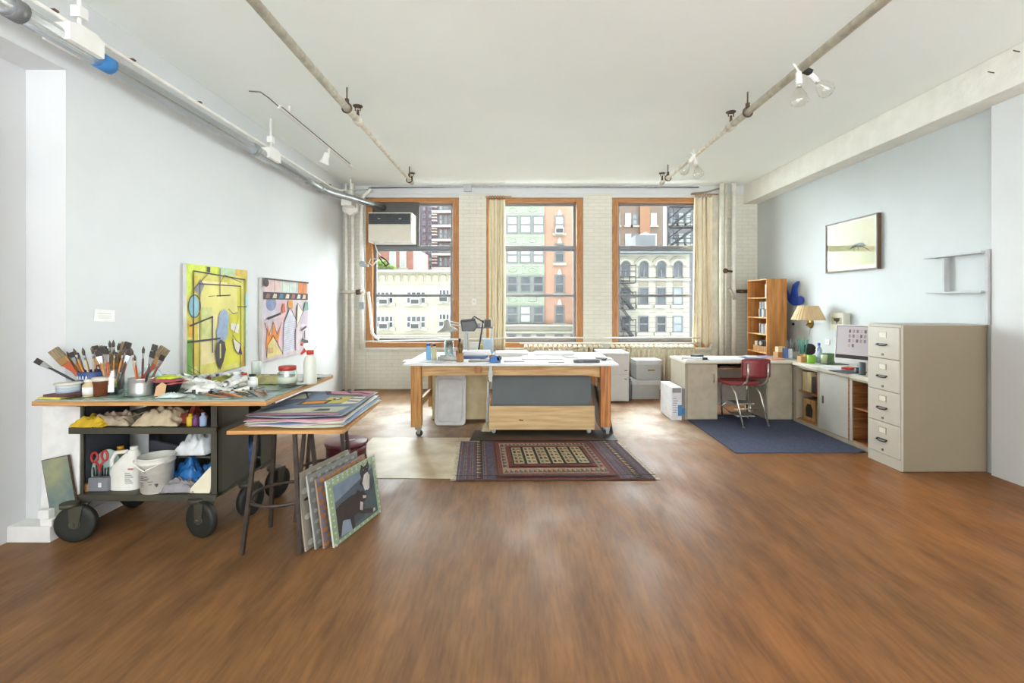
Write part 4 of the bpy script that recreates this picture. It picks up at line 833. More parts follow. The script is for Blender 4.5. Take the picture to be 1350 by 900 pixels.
# ---- middle shelf
def cloth(px, D, z, rx, ry, h, m, lab, seed, name='rag', cat='rag', amp=.45, **k): return MB(mk(m, k.pop('rough', .85), var=.12, scale=12, **k)).grid(rag((X(px, D), D, z+.001), rx, ry, h, seed, amp), 28, 28).obj(name, None, lab, cat, solid=.003)
cloth(127, 3.15, zm, .11, .08, .085, '#d6b42c', 'bright yellow cloth at the left of the middle shelf', 31)
b = MB(mk('#e0a63a', .6)).cb((X(107, 3.13), 3.125, zm+.03), (.075, .02, .06)).obj('paper_packet', None, 'small orange packet at the left front of the middle shelf', 'packet', bevel=.003)
cloth(156, 3.2, zm, .13, .09, .11, '#b9ab95', 'beige twisted rag in the middle of the middle shelf', 33); cloth(218, 3.2, zm, .15, .1, .15, '#cdbf9f', 'large beige dust cloth at the right of the middle shelf', 37)
MB(mk('#8a7a66', .7)).cb((X(180, 3.2), 3.22, zm+.055), (.2, .12, .004), (0, -.35, .1)).obj('cardboard', None, 'grey brown cardboard flap between the two beige rags', 'card')
cloth(253, 3.25, zm, .07, .08, .12, '#8d3a2c', 'dark red rag at the right end of the middle shelf', 41)
for k, (px, h, m) in enumerate(((251, .03, '#d9b92c'), (258, .022, '#6d3a6a'), (268, .035, '#9fb4d4'))): bottle('paint_bottle', ('yellow capped bottle lying by the red rag, middle shelf', 'purple bottle standing low by the red rag, middle shelf', 'pale blue bottle at the right end of the middle shelf')[k], 'bottle', (X(px, 3.13), 3.13, zm+.0005), .022, .05+h, mk(m, .4), mk(m, .3))
# ---- lower shelf
c = V((-2.80, 3.215, zl+.13)); mx = (Euler((-.25, 0, .12)).to_matrix().to_4x4() @ Matrix.Rotation(pi/2, 4, 'X')).to_3x3()
MB(mk('#bcd8cf', .35, var=.05)).lathe([(1e-4, 0), (.06, .0), (.084, .010), (.088, .013), (.083, .016), (.06, .007), (1e-4, .007)], c, 28, mx, 1, 1.4).obj('oval_platter', None, 'mint green oval platter standing on edge at the left of the lower shelf', 'platter')
bottle('oil_bottle', 'clear oil bottle with a yellow cap behind the scissors, lower shelf', 'bottle', (X(159, 3.31), 3.31, zl+.0005), .045, .25, mk('#c9c68a', .15, var=.15, scale=5), mk('#d9a02a', .4), None, None, .4)
o = T('caddy', (X(134, 3.16), 3.16, zl), 'grey plastic caddy holding red scissors on the lower shelf', 'caddy')
MB(mk('#7d8087', .4)).box(X(121, 3.16), X(147, 3.16), 3.13, 3.2, zl+.0005, zl+.09).obj('box', o, bevel=.006); MB(mk('#dcdce0', .4)).box(X(135, 3.16), X(139, 3.16), 3.127, 3.131, zl+.03, zl+.06).obj('label', o)
o = T('scissors', (X(135, 3.16), 3.16, zl+.085), 'red handled scissors standing handles up in the grey caddy', 'scissors'); c = V((X(135, 3.17), 3.15, zl+.092))
MB(mk('#b9322f', .4)).tube([c+V((-.035+.022*cos(k*pi/6), 0, .13+.033*sin(k*pi/6))) for k in range(12)], .007, 6, True).tube([c+V((.033+.02*cos(k*pi/6), 0, .14+.035*sin(k*pi/6))) for k in range(12)], .007, 6, True).tube([c+V((-.03, 0, .1)), c+V((0, 0, .07)), c+V((.004, 0, .04))], .007, 6).tube([c+V((.028, 0, .107)), c+V((.0, 0, .07)), c+V((-.004, 0, .04))], .007, 6).obj('handle', o); MB(M_tin).bar(c+V((.004, 0, .05)), c+V((.004, 0, .0)), .012, .003).obj('blade', o)
rr = random.Random(8)
for k in range(6): MB(M_blk).cyl(c+V((-.05+k*.018, .015, 0)), c+V((-.06+k*.02, .02, .05+.03*rr.random())), .006, .005, 6).obj('marker_pen', None, 'dark pen standing in the grey caddy', 'pen', 'pens in the grey caddy')
MB(mk('#e2e0da', .5)).box(X(146, 3.2), X(152, 3.2), 3.19, 3.27, zl+.0005, zl+.11).m(mk('#b9c4cc', .5)).box(X(147, 3.2), X(151.5, 3.2), 3.188, 3.19, zl+.03, zl+.09).obj('carton', None, 'narrow white carton between the caddy and the white jug', 'carton', bevel=.002)
MB(wood('#9a6a3a', '#b98a52')).box(X(107, 3.14), X(118, 3.14), 3.13, 3.2, zl+.0005, zl+.05).obj('wood_block', None, 'small wood block at the left end of the lower shelf', 'block', bevel=.003)
# white jug
jc = V((X(171, 3.22), 3.22, zl+.0005)); o = T('jug', jc, 'white plastic gallon jug with moulded handle on the lower shelf', 'jug'); M_jug = mk('#e6e5dd', .4)
def jug(u, v):
    a = 2*pi*u; z = .26*v; e = 4 if v < .55 else 4-2*(v-.55)/.45; ca, sa = cos(a), sin(a); k = (abs(ca)**e+abs(sa)**e)**(-1/e)
    r = 1 if v < .5 else max(.2, 1-.8*((v-.5)/.5)**1.5); sh = .03*max(0, v-.5)*2
    return jc+V((.095*r*k*ca+sh, .075*r*k*sa, z))
MB(M_jug).grid(jug, 28, 16).lathe([(.024, .25), (.024, .275), (1e-4, .275)], jc+V((.03, 0, 0)), 14).obj('body', o); MB(M_jug).tube([jc+V((.01, -.03, .25)), jc+V((-.06, -.04, .245)), jc+V((-.088, -.04, .2)), jc+V((-.085, -.04, .15))], .013, 8).obj('handle', o)
b = MB(mk('#9a9c98', .6)); [b.box(jc.x+.03, jc.x+.085-.01*(k % 3), jc.y-.0775, jc.y-.076, zl+.05+k*.013, zl+.056+k*.013) for k in range(6)]; b.m(mk('#c07a74', .6)).box(jc.x+.05, jc.x+.085, jc.y-.0775, jc.y-.0755, zl+.14, zl+.15); b.obj('printed_label', o)
# white bucket
bc = V((X(204, 3.14), 3.16, zl+.0005)); o = T('bucket', bc, 'white plastic pail with printing and a white bail handle on the lower shelf', 'bucket')
MB(mk('#e4e3da', .4)).lathe([(.082, 0), (.086, .004), (.098, .19), (.105, .192), (.106, .205), (.1, .225), (.108, .228), (.108, .235), (.098, .235), (.09, .01), (1e-4, .01)], bc, 30).obj('body', o)
MB(M_jug).tube([bc+V((.108*cos(a), .108*sin(a)*.55-.05, .21-.10*sin(a-.2)*1 if 0 else .215-.055*(1-abs(cos(a))))) for a in [pi+.15+(pi-.3)*k/12 for k in range(13)]], .005, 6).obj('handle', o)
b = MB(mk('#55565a', .6)); rad = lambda z: .0868+(z/.19)*.0115+.0012
def bl(a0, a1, z0, z1): b.grid(lambda u, v: bc+V((rad(z0+(z1-z0)*v)*cos(a0+(a1-a0)*u), rad(z0+(z1-z0)*v)*sin(a0+(a1-a0)*u), z0+(z1-z0)*v)), 5, 1)
h_ = -pi/2
bl(h_-.18, h_-.0, .15, .165); bl(h_-.12, h_-.06, .145, .17); [bl(h_-.45, h_+.1+.1*(k % 2), .118-.012*k, .122-.012*k) for k in range(3)]; [bl(h_-.5, h_-.22, .075-.011*k, .079-.011*k) for k in range(5)]; bl(h_+.5, h_+.72, .045, .07); bl(h_+.1, h_+.4, .085, .089); bl(h_+.15, h_+.35, .066, .07)
b.obj('printing', o)
cloth(252, 3.3, zl, .14, .12, .2, '#2f6fb0', 'blue plastic bag crumpled at the right of the lower shelf', 51, 'plastic_bag', 'bag', .5, rough=.25); cloth(262, 3.34, zl+.2, .11, .1, .2, '#dfe2e4', 'white plastic bag on top of the blue bag, lower shelf', 53, 'plastic_bag', 'bag', .4, rough=.35)
cloth(238, 3.16, zl, .13, .06, .1, '#8f8c90', 'grey rag draped at the right front of the lower shelf', 57); MB(mk('#5d5d66', .5)).cb((X(216, 3.45), 3.45, zl+.13), (.2, .02, .22), (.2, .2, 0)).obj('clipboard', None, 'dark board leaning behind the bucket, lower shelf', 'board')
b = MB(mk('#dcd6bd', .8, var=.05)); [b.prism([(0, 0), (.13, .0), (.13, .17), (.1, .15), (.0, .03)], (X(253, 3.12), 3.1+.006*k, zl+.002), (1, 0, -.0+.02*k), (0, .25, 1), -.003) for k in range(4)]
b.obj('folded_paper', None, 'folded cream paper leaning at the right end of the lower shelf', 'paper')
bag = MB(mk('#3a6ab4', .3, var=.4, scale=7, bump=.3)).grid(rag((-2.09, 3.54, zl+.001), .09, .1, .42, 77, .3), 16, 16).obj('plastic_bag', None, 'blue plastic bag inside the cart, seen past its side panel between stool legs', 'bag')
# ================================================================ bar stools, board and prints
M_bl = mk('#4b423b', .45, .5, var=.2, scale=14)
def stool(cx, cy, rot, label, zt_=.735, a=.115, s=.175):
    o = T('bar_stool', (cx, cy, 0), label, 'stool', 'steel bar stools under the print board')
    for k in range(4):
        t = rot+pi/4+k*pi/2; MB(M_bl).bar((cx+a*1.414*cos(t), cy+a*1.414*sin(t), zt_), (cx+s*1.414*cos(t), cy+s*1.414*sin(t), 0), .022, .022).obj('leg', o)
    rg = .27*.78; MB(M_bl).tube([(cx+.2*cos(2*pi*k/28), cy+.2*sin(2*pi*k/28), .3) for k in range(28)], .011, 8, True).obj('foot_ring', o)
    MB(mk('#3d332c', .5)).lathe([(.15, zt_-.012), (.165, zt_), (.165, zt_+.012), (1e-4, zt_+.013)], (cx, cy, 0), 28).obj('seat', o); return o
stool(-1.5, 3.04, .03, 'near steel bar stool with a foot ring, carrying the print board'); stool(-1.42, 3.5, .25, 'far steel bar stool, partly hidden behind the bagged prints')
bz = .75
MB(wood('#a8743e', '#c8965a', 5, (.2, 3, 3))).prism([(-1.715, 2.78), (-1.03, 2.80), (-1.06, 3.66), (-1.70, 3.64)], (0, 0, bz), (1, 0, 0), (0, 1, 0), .022).obj('drawing_board', None, 'plywood board laid across the two bar stools', 'board', bevel=.002)
zz = bz+.0225; rr = random.Random(3)
pals = [['#8d9bb0', '#c99a3c', '#2f2e30', '#c07e95', '#a8a87a'], ['#c9a2b0', '#e4e2da', '#555'+'560'], ['#b9c2a4', '#e4e0cc', '#3a3f44'], ['#7f93ad', '#e5e5e1', '#333a44'], ['#e6e4dc', '#b0a890', '#444']]
for k in range(9):
    jx, jy, ro = rr.uniform(-.012, .012), rr.uniform(-.02, .03), rr.uniform(-.05, .05); w_, d_ = .58, .8
    if k < 4: jx += .02; 
    mx = Matrix.Translation((-1.36+jx, 3.24+jy, zz)) @ Matrix.Rotation(ro+.02, 4, 'Z')
    h_ = ['#e1dfd6', '#c9cfb4', '#dcc8cd', '#7e93b4', '#e6e6e0', '#cdd0b8', '#c995a4', '#3f4348', '#98a3ae'][k]
    b = MB(mk(h_, .6, var=.12, scale=6)); wv = .006+.004*rr.random()
    def fn(u, v, mx=mx, k=k): 
        e = max(0, abs(u-.5)*2-.7); return mx @ V(((u-.5)*w_, (v-.5)*d_, .004+.02*e*e*(1.5 if k > 5 else .5)+.002*sin(v*9+k)+(.006 if v < .02 else 0)*sin(u*7+k)))
    b.grid(fn, 14, 14)
    zz += .0072
    if k < 8:
        b.obj('art_print', None, ['lowest white edged print in the pile on the board', 'pale green print low in the pile, second from the bottom', 'pale pink print low in the pile on the board', 'blue print in the lower half of the pile', 'off white print at the middle of the pile', 'sage print above the middle of the pile', 'rose print just under the dark one near the top', 'charcoal print directly below the topmost print'][k], 'print', 'prints piled on the board', solid=.002)
    else:
        o_ = mx @ V((-.5*w_, -.5*d_, .0105)); u_ = mx.to_3x3() @ V((w_, 0, 0)); v_ = mx.to_3x3() @ V((0, d_, 0))
        b.obj('print_sheet', None, None); sh = bpy.data.objects['print_sheet']; md = sh.modifiers.new('s', 'SOLIDIFY'); md.thickness = .002
        q = MB().fr(o_+V((0, 0, .004)), u_, v_, .00035)
        q.r2(P('#75869e'), 0.02, 0.02, .98, .98); q.p2(P('#c0889a'), [(.35, .98), (.98, .98), (.98, .72), (.5, .8)]); q.p2(cK, [(.3, .98), (.42, .8), (.9, .73), (.9, .78), (.45, .86), (.38, .98)]); q.p2(P('#c4b85a'), [(.55, .42), (.8, .45), (.8, .72), (.52, .7)]); q.p2(P('#dedaca'), [(.8, .4), (.97, .42), (.97, .7), (.82, .7)])
        q.p2(cK, [(.3, .36), (.62, .4), (.62, .57), (.3, .52)]); q.p2(P('#d8902e'), [(.34, .39), (.58, .43), (.58, .54), (.34, .49)]); q.p2(P('#b7bba6'), [(.05, .06), (.9, .1), (.95, .3), (.4, .24)]); q.p2(P('#b07a8a'), [(.0, .0), (.95, .0), (.95, .06), (.0, .05)]); q.l2(cK, [(.05, .3), (.4, .27), (.9, .33)], .01); q.l2(cK, [(.6, .98), (.7, .86), (.8, .9), (.95, .82)], .025); q.e2(cK, .66, .6, .05, .06); q.e2(P('#e2dfcf'), .66, .6, .025, .03); q.l2(cK, [(.84, .6), (.95, .6)], .03); q.l2(cK, [(.84, .5), (.95, .48)], .03); q.p2(cK, [(.62, .12), (.8, .14), (.78, .2), (.66, .2)]); q.p2(P('#cfd2c4'), [(.1, .55), (.26, .6), (.2, .85), (.1, .8)]); q.l2(cK, [(.08, .12), (.3, .6), (.1, .9)], .012)
        sh.name = 'art_print'; tag(sh, 'topmost print of the pile, blue with a framed orange bar', 'print', 'prints piled on the board'); q.obj('artwork', sh)
# ---- bagged prints leaning on the near stool
M_bag = glassy('#f4f6f6', .13, .12)
def leaning(name, dx, dy, wd, ht, label, face, plastic=True, edge='#e2e0d8'):
    p0 = V((-1.135+dx, 2.93+dy, .004)); u = V((.27, .963, 0)).normalized(); n0 = V((.963, -.27, 0)); lean = .15
    v = (V((0, 0, 1))*cos(lean)-n0*sin(lean)); n = u.cross(v)
    o = T(name, p0+u*wd/2, label, 'print', 'bagged prints leaning on the stool')
    b = MB(mk(edge, .6)); b.prism([(0, 0), (wd, 0), (wd, ht), (0, ht)], p0-n*.012, u, v, .012); b.obj('board', o)
    q = MB().fr(p0, u*wd, v*ht, .0003); face(q); q.obj('picture', o)
    if plastic: 
        g = MB(M_bag); g.grid(lambda s, t: p0+u*(wd*(s*1.02-.01))+v*(ht*(t*1.04-.01))+n*(.008+.004*mnoise.noise(V((s*9, t*7, dx*40)))), 22, 22).obj('plastic_sleeve', o)
    return o
def dots(h, dh, nx, ny, r, sh=0):
    def f(q):
        q.r2(P(h, scale=6), 0, 0, 1, 1)
        for i in range(nx):
            for j in range(ny): q.m(P(dh)); q.e2(P(dh), (i+.5+(.5 if (sh and j % 2) else 0))/nx*.96, (j+.5)/ny, r/nx, r/ny*.8, 8); q.lift -= q.step
        q.lift += q.step
    return f
leaning('bagged_print', -.155, -.045, .52, .47, 'taupe print with pale dots in a plastic sleeve, backmost of the leaning row', dots('#a39a8b', '#d9d6cc', 5, 6, .3, 1), True, '#b3aa9a')
leaning('bagged_print', -.105, -.02, .52, .45, 'grey print in a crinkled plastic sleeve, second from the back of the leaning row', dots('#9b9a9a', '#c4c4c2', 7, 7, .25), True, '#b0b0ac')
leaning('bagged_print', -.058, -.008, .52, .425, 'orange and violet checked print in the leaning row, behind the cat picture', dots('#8d8199', '#cf8a34', 9, 10, .42, 1), True, '#a58a6a')
def catpic(q):
    q.r2(P('#a9bf9b'), 0, 0, 1, 1); 
    for i in range(11):
        for a_, b_ in ((i/10.5, .975), (i/10.5, .93), (.03, i/10.5), (.97, i/10.5), (i/10.5, .03)): q.e2(P('#d8e0cf'), min(.985, a_+.02), min(.985, b_), .018, .018, 8); q.lift -= q.step
    q.lift += q.step
    q.r2(P('#5f6d7d', scale=7), .1, .06, .93, .88); q.p2(P('#8a9bb0'), [(.1, .62), (.93, .82), (.93, .88), (.1, .88)]); q.p2(P('#4b5a66'), [(.1, .35), (.6, .5), (.93, .7), (.93, .12), (.1, .12)]); q.p2(P('#9fb0c6'), [(.14, .08), (.36, .06), (.34, .3), (.2, .28)]); q.p2(P('#52686d'), [(.6, .06), (.93, .06), (.93, .55), (.7, .4)])
    d = P('#3b393e'); w_ = P('#e4dfd8')
    q.p2(d, [(.1, .52), (.2, .56), (.42, .58), (.5, .56), (.56, .61), (.6, .55), (.66, .54), (.72, .44), (.7, .38), (.62, .35), (.6, .26), (.74, .2), (.86, .14), (.86, .1), (.78, .1), (.62, .17), (.5, .26), (.42, .24), (.42, .08), (.36, .06), (.34, .24), (.2, .3), (.14, .1), (.1, .1)])
    q.p2(w_, [(.58, .4), (.63, .36), (.6, .24), (.55, .28)]); q.p2(w_, [(.82, .1), (.87, .1), (.87, .15), (.83, .15)]); q.p2(w_, [(.64, .47), (.72, .43), (.7, .4), (.64, .42)])
    q.p2(d, [(.6, .68), (.66, .6), (.78, .64), (.8, .9), (.74, .86), (.66, .9), (.64, .84), (.66, .74)]); q.p2(w_, [(.66, .66), (.7, .52), (.74, .52), (.76, .5), (.8, .52), (.84, .72), (.8, .8), (.72, .78)]); q.p2(d, [(.66, .9), (.68, .97), (.73, .91), (.79, .92), (.84, .97), (.85, .88), (.82, .8), (.78, .79), (.76, .86), (.74, .8), (.7, .8)])
    q.e2(P('#a9b45a'), .72, .86, .012, .01, 8); q.e2(P('#a9b45a'), .8, .87, .012, .01, 8); q.p2(P('#c98a84'), [(.755, .83), (.775, .83), (.765, .815)])
leaning('cat_print', 0, 0, .53, .41, 'print of two black and white cats with a dotted green border, front of the row', catpic, True, '#cfd8c4')
# ---- red kick stool
c = V((-1.49, 4.12, 0)); o = T('step_stool', c, 'low round dark red metal stool behind the print board', 'stool')
MB(mk('#6b3a3f', .35, var=.08)).lathe([(.165, .29), (.18, .3), (.182, .318), (.17, .326), (1e-4, .322)], c, 32).obj('seat', o); MB(mk('#5e1f24', .4)).lathe([(.168, .2), (.168, .29), (.16, .29), (.16, .2)], c, 32).obj('skirt', o)
for k in range(4): a = .5+k*pi/2; MB(mk('#54191f', .4)).bar(c+V((.155*cos(a), .155*sin(a), .22)), c+V((.185*cos(a), .185*sin(a), 0)), .03, .012, (cos(a), sin(a), 0)).obj('leg', o)
MB(mk('#d9d9d8', .4)).cb(c+V((.02, -.02, .332)), (.12, .016, .004), (0, 0, .6)).obj('folded_paper', None, 'white paper strip lying on the round red stool', 'paper')
# ================================================================ floor coverings
def slab(name, pts, z, t, mat, label, cat, **k):
    return MB(mat).prism(pts, (0, 0, z), (1, 0, 0), (0, 1, 0), t).obj(name, None, label, cat, **k)
slab('floor_sheet', [(-1.62, 4.1), (-.3, 4.09), (-.42, 5.32), (-1.63, 5.33)], .0005, .004, mk('#bda987', .45, h2='#d2c5ab', scale=3.5, var=.1, detail=6), 'worn beige hardboard sheet lying on the floor left of the rug', 'floor sheet')
slab('rubber_mat', [(-.52, 5.2), (1.12, 5.2), (1.12, 5.62), (-.5, 5.62)], .001, .008, mk('#332b24', .6, var=.1), 'dark mat behind the rug, under the wooden crate', 'mat')
# oriental rug
r0 = [(-.52, 4.03), (1.2, 4.06), (1.09, 5.16), (-.61, 5.15)]
rug = T('rug', (.29, 4.6, 0), 'small red and blue woven oriental rug with six cream panels on the floor', 'rug')
uv = V((1.72, .03, 0)); 
MB(mk('#5a3f3c', .9, var=.15, scale=30)).prism(r0, (0, 0, .006), (1, 0, 0), (0, 1, 0), .007).obj('pile', rug)
def bil(a, b): 
    p = V(r0[0]).lerp(V(r0[1]), a); q_ = V(r0[3]).lerp(V(r0[2]), a); return p.lerp(q_, b)
class RugArt(MB):
    def q(s, a, b, up=True): p = bil(a, b); return s.v((p.x, p.y, .0135+s.lift))
b = RugArt().fr((0, 0, 0), (1.7, 0, 0), (0, 1.1, 0), .00012); K = lambda h: mk(h, .95, var=.2, scale=45)
cr_, rd, nv, dk, tn = K('#b9a88c'), K('#74423c'), K('#565464'), K('#332b2c'), K('#94705c')
b.r2(rd, 0, 0, 1, 1); b.r2(nv, 0, 0, .2, 1); b.r2(nv, .83, 0, 1, 1)
for k in range(14):
    for o_ in (.012, .835): b.l2((tn, rd, K('#7a6a68'))[k % 3], [(o_+.0115*k, .01), (o_+.0115*k, .99)], .006)
for o_ in (.1, .905):
    b.r2(dk, o_, .01, o_+.035, .99)
    for k in range(26): b.p2(cr_ if k % 2 else tn, [(o_+.004, .02+k*.037), (o_+.03, .035+k*.037), (o_+.004, .048+k*.037)])
b.r2(dk, .21, .03, .82, .97)
b.r2(rd, .215, .05, .815, .95); b.r2(K('#a08d78'), .24, .1, .79, .9); b.r2(K('#7d3f38'), .275, .22, .755, .8)
for k in range(22):
    x = .247+k*.0247
    for y in (.115, .815): b.p2(nv if k % 2 else rd, [(x, y), (x+.012, y+.07), (x+.0235, y)]); b.p2(tn, [(x+.008, y+.012), (x+.012, y+.035), (x+.016, y+.012)])
for k in range(8):
    y = .21+k*.075
    for x in (.245, .762): b.p2(nv if k % 2 else rd, [(x, y), (x+.024, y+.035), (x, y+.068)])
b.r2(rd, .285, .24, .745, .78); b.r2(dk, .3, .27, .73, .75)
for k in range(6):
    x = .308+k*.0705
    b.r2(K('#b8a884') if k % 2 else K('#a99b78'), x, .29, x+.056, .73)
    for j in range(5):
        y = .32+j*.082
        b.p2((rd, nv, K('#6d7350'), dk)[(j+k) % 4], [(x+.008, y), (x+.022, y), (x+.022, y+.045), (x+.014, y+.06), (x+.008, y+.045)]); b.p2((dk, K('#8a5a3a'), rd)[(j+k) % 3], [(x+.03, y+.01), (x+.05, y+.01), (x+.05, y+.03), (x+.036, y+.055)])
b.r2(rd, .21, .97, .82, 1); b.r2(dk, 0, 0, 1, .012)
b.obj('woven_pattern', rug)
fb = MB(K('#c9bfa9')); rr = random.Random(2)
for e, s_ in ((0, -1), (1, 1)):
    for k in range(70): p = bil(e, (k+.5)/70); fb.bar((p.x, p.y, .008), (p.x+s_*(.035+.02*rr.random()), p.y+rr.uniform(-.012, .012), .003), .007, .003)
fo = fb.obj('fringe', rug); fo['kind'] = 'stuff'
slab('carpet', [(2.23, 4.78), (3.56, 4.80), (3.6, 6.4), (2.23, 6.4)], .0005, .008, mk('#414860', .95, var=.14, scale=40, bump=.25, bscale=160), 'blue grey carpet square in front of the corner desk', 'carpet')
# ================================================================ the big work table
tx0, tx1, ty0, ty1, tz = -1.20, 1.07, 5.33, 6.5, .842
M_fir = wood('#b0773d', '#cf9a5c', 4, (4, 4, .3)); M_firx = wood('#c19257', '#d8b27c', 4, (.3, 4, 4)); M_firy = wood('#c19257', '#d8b27c', 4, (4, .3, 4)); M_firr = wood('#a4622f', '#c98a4c', 4, (4, 4, .25))
tab = T('work_table', (-.06, 5.9, 0), 'large wooden work table on casters with a white top, in front of the middle window', 'table')
MB(mk('#dfe1e2', .4, var=.02)).box(-1.28, 1.15, 5.28, 6.54, tz-.022, tz).obj('tabletop', tab, bevel=.003)
b = MB(M_firx); pr = [(0, 0), (tx1-tx0, 0), (tx1-tx0, -.085), (tx1-tx0-.16, -.115)]; L_ = tx1-tx0
arc = [(.11, -.16), (.13, -.142), (.2, -.125), (.3, -.12), (L_-.3, -.12), (L_-.2, -.125), (L_-.13, -.142), (L_-.11, -.16)]
b.prism([(.0, -.0), (0, -.16)]+arc+[(L_, -.16), (L_, 0)], (tx0, ty0+.06, tz-.023), (1, 0, 0), (0, 0, 1), -.035); b.obj('apron', tab, bevel=.002)
MB(M_firx).box(tx0, tx1, ty1-.08, ty1-.045, tz-.15, tz-.022).obj('apron', tab)
for x in (tx0+.02, tx1-.055): MB(M_firy).box(x, x+.035, ty0+.1, ty1-.1, tz-.15, tz-.022).obj('apron', tab); MB(M_firy).box(x, x+.035, ty0+.1, ty1-.1, .28, .37).obj('side_stretcher', tab, bevel=.003)
def tcaster(x, y):
    c = MB(M_galv).box(x-.04, x+.04, y-.04, y+.04, .115, .12).cyl((x, y, .115), (x, y, .08), .02, .02, 10); [c.prism([(-.025, .03), (.03, .03), (.015, -.045), (-.012, -.045)], (x+.025, y+s_*.02, .08), (1, 0, 0), (0, 0, 1), .003) for s_ in (-1, 1)]
    f = c.obj('caster', tab); t = MB(M_rub).cyl((x+.03, y-.014, .038), (x+.03, y+.014, .038), .038, .038, 16).obj('wheel', f)
    t.parent = f; t.location = (0, 0, 0)
for x in (tx0, tx1-.115):
    for y in (ty0, ty1-.115):
        MB(M_firr if (x > 0) else M_fir).box(x, x+.115, y, y+.115, .12, tz-.022).obj('leg', tab, bevel=.004); tcaster(x+.057, y+.057)
MB(wood('#8a5a30', '#a9743f')).box(X(626, 5.3), X(635, 5.3), 5.262, 5.279, tz-.10, tz-.02).obj('wood_block', None, 'small wood block clamped to the front edge of the work table', 'block', bevel=.002)
MB(mk('#b5b9b5', .4, .3)).box(X(645, 5.34), X(649, 5.34), 5.30, 5.315, tz-.2, tz-.03).cb((X(647, 5.3), 5.3, tz-.11), (.05, .03, .04)).obj('clamp', None, 'small grey clamp hanging under the table edge', 'clamp')
# under the table
xa, xb = X(570, 6.1), X(642, 6.1)
o = T('storage_cabinet', ((xa+xb)/2, 6.2, 0), 'cream painted cabinet standing under the left half of the work table', 'cabinet')
MB(mk('#d6c8a0', .5, var=.04)).box(xa, xb, 6.1, 6.42, .02, .68).obj('body', o, bevel=.004); MB(mk('#cdbf97', .5)).box(xa+.3, xb-.01, 6.094, 6.1, .03, .36).box(xa+.3, xb-.01, 6.094, 6.1, .368, .67).obj('door', o); MB(mk('#6b6250', .6)).box(xa, xb, 6.12, 6.4, 0, .02).obj('plinth', o)
D = 5.85; o = T('plastic_board', (X(593, D), D, 0), 'white plastic tub lid leaning upright under the table, with a yellow sticker', 'lid')
x0, x1, z0, z1 = X(572.5, D), X(613.5, D), .005, Z(495.5, D); rc = .05
def rrect(x0, x1, z0, z1, r, n=5): return [(cx_+r*cos(a), cz_+r*sin(a)) for cx_, cz_, s_ in ((x1-r, z1-r, 0), (x0+r, z1-r, 1), (x0+r, z0+r, 2), (x1-r, z0+r, 3)) for a in [s_*pi/2+k*pi/2/n for k in range(n+1)]]
MB(mk('#cfcfcd', .4)).prism(rrect(x0, x1, z0, z1, rc), (0, D, 0), (1, 0, 0), (0, .17, 1), -.03).obj('lid_rim', o, bevel=.006)
MB(mk('#c6c6c5', .45)).prism(rrect(x0+.04, x1-.04, z0+.05, z1-.05, rc), (0, D-.03, 0), (1, 0, 0), (0, .17, 1), .006).obj('panel', o, bevel=.003)
MB(mk('#d0b23c', .5)).cb((X(587.5, D), D+.02, .29), (.065, .003, .06), (-.17, 0, 0)).m(M_blk).cb((X(587.5, D), D+.018, .295), (.035, .003, .02), (-.17, .3, 0)).obj('sticker', o)
MB(mk('#b9bcc0', .6)).cb((X(643.5, 5.75), 5.75, .34), (.02, .25, .5), (0, .05, 0)).obj('foam_board', None, 'pale panel standing on edge just left of the crate', 'panel')
MB(mk('#b9aa8c', .8, bump=.3)).grid(rag((X(642, 5.62), 5.62, .006), .07, .06, .12, 9, .4), 12, 12).obj('rag', None, 'beige rag on the floor at the left end of the crate', 'rag')
# rolling crate with boards
kx0, kx1 = X(645, 5.45), X(784, 5.45)
cr8 = T('rolling_crate', ((kx0+kx1)/2, 5.6, 0), 'low plywood crate on small casters full of boards under the table', 'crate')
M_plyx = wood('#cda873', '#d9b988', 3, (.25, 3, 3))
MB(M_plyx).box(kx0, kx1, 5.45, 5.465, .06, .335).m(mk('#6b4a2c', .6)).cb((kx0+.37, 5.449, .17), (.05, .002, .014), (0, .1, 0)).obj('front_board', cr8, bevel=.001)
MB(M_plyx).box(kx0, kx1, 5.78, 5.795, .06, .335).obj('back_board', cr8); MB(M_plyx).box(kx0, kx1, 5.465, 5.78, .06, .075).obj('bottom_board', cr8)
for x in (kx0, kx1-.015): MB(M_plyx).box(x, x+.015, 5.465, 5.78, .075, .3).obj('end_board', cr8)
for x in (kx0+.05, kx1-.06):
    for y in (5.5, 5.74): MB(M_galv).cyl((x, y-.012, .034), (x, y+.012, .034), .024, .024, 14).box(x-.02, x+.02, y-.02, y+.02, .05, .06).obj('caster', cr8)
def brd(x0, x1, y, z1, tilt, mat, lab, t=.012):
    MB(mat).prism([(x0, .0), (x1, 0), (x1, z1-.03), (x1-.03, z1), (x0+.02, z1), (x0, z1-.02)], (0, y, .078), (1, 0, 0), (0, tilt, 1), -t).obj('art_board', None, lab, 'board', 'boards in the rolling crate')
brd(kx0+.03, kx1-.03, 5.5, .60, .05, mk('#5f6566', .6, var=.04, scale=3), 'large dark grey board standing at the front of the crate')
for k, (m, h) in enumerate((('#3a3632', .575), ('#8f7a5c', .58), ('#d8d4c8', .57), ('#4d4a48', .565), ('#a9835a', .57))): brd(kx0+.04, kx1-.02, 5.54+k*.035, h, .06, mk(m, .6), ['black backed board', 'tan board', 'white board', 'charcoal board', 'brown board'][k]+' standing behind the grey one in the crate')
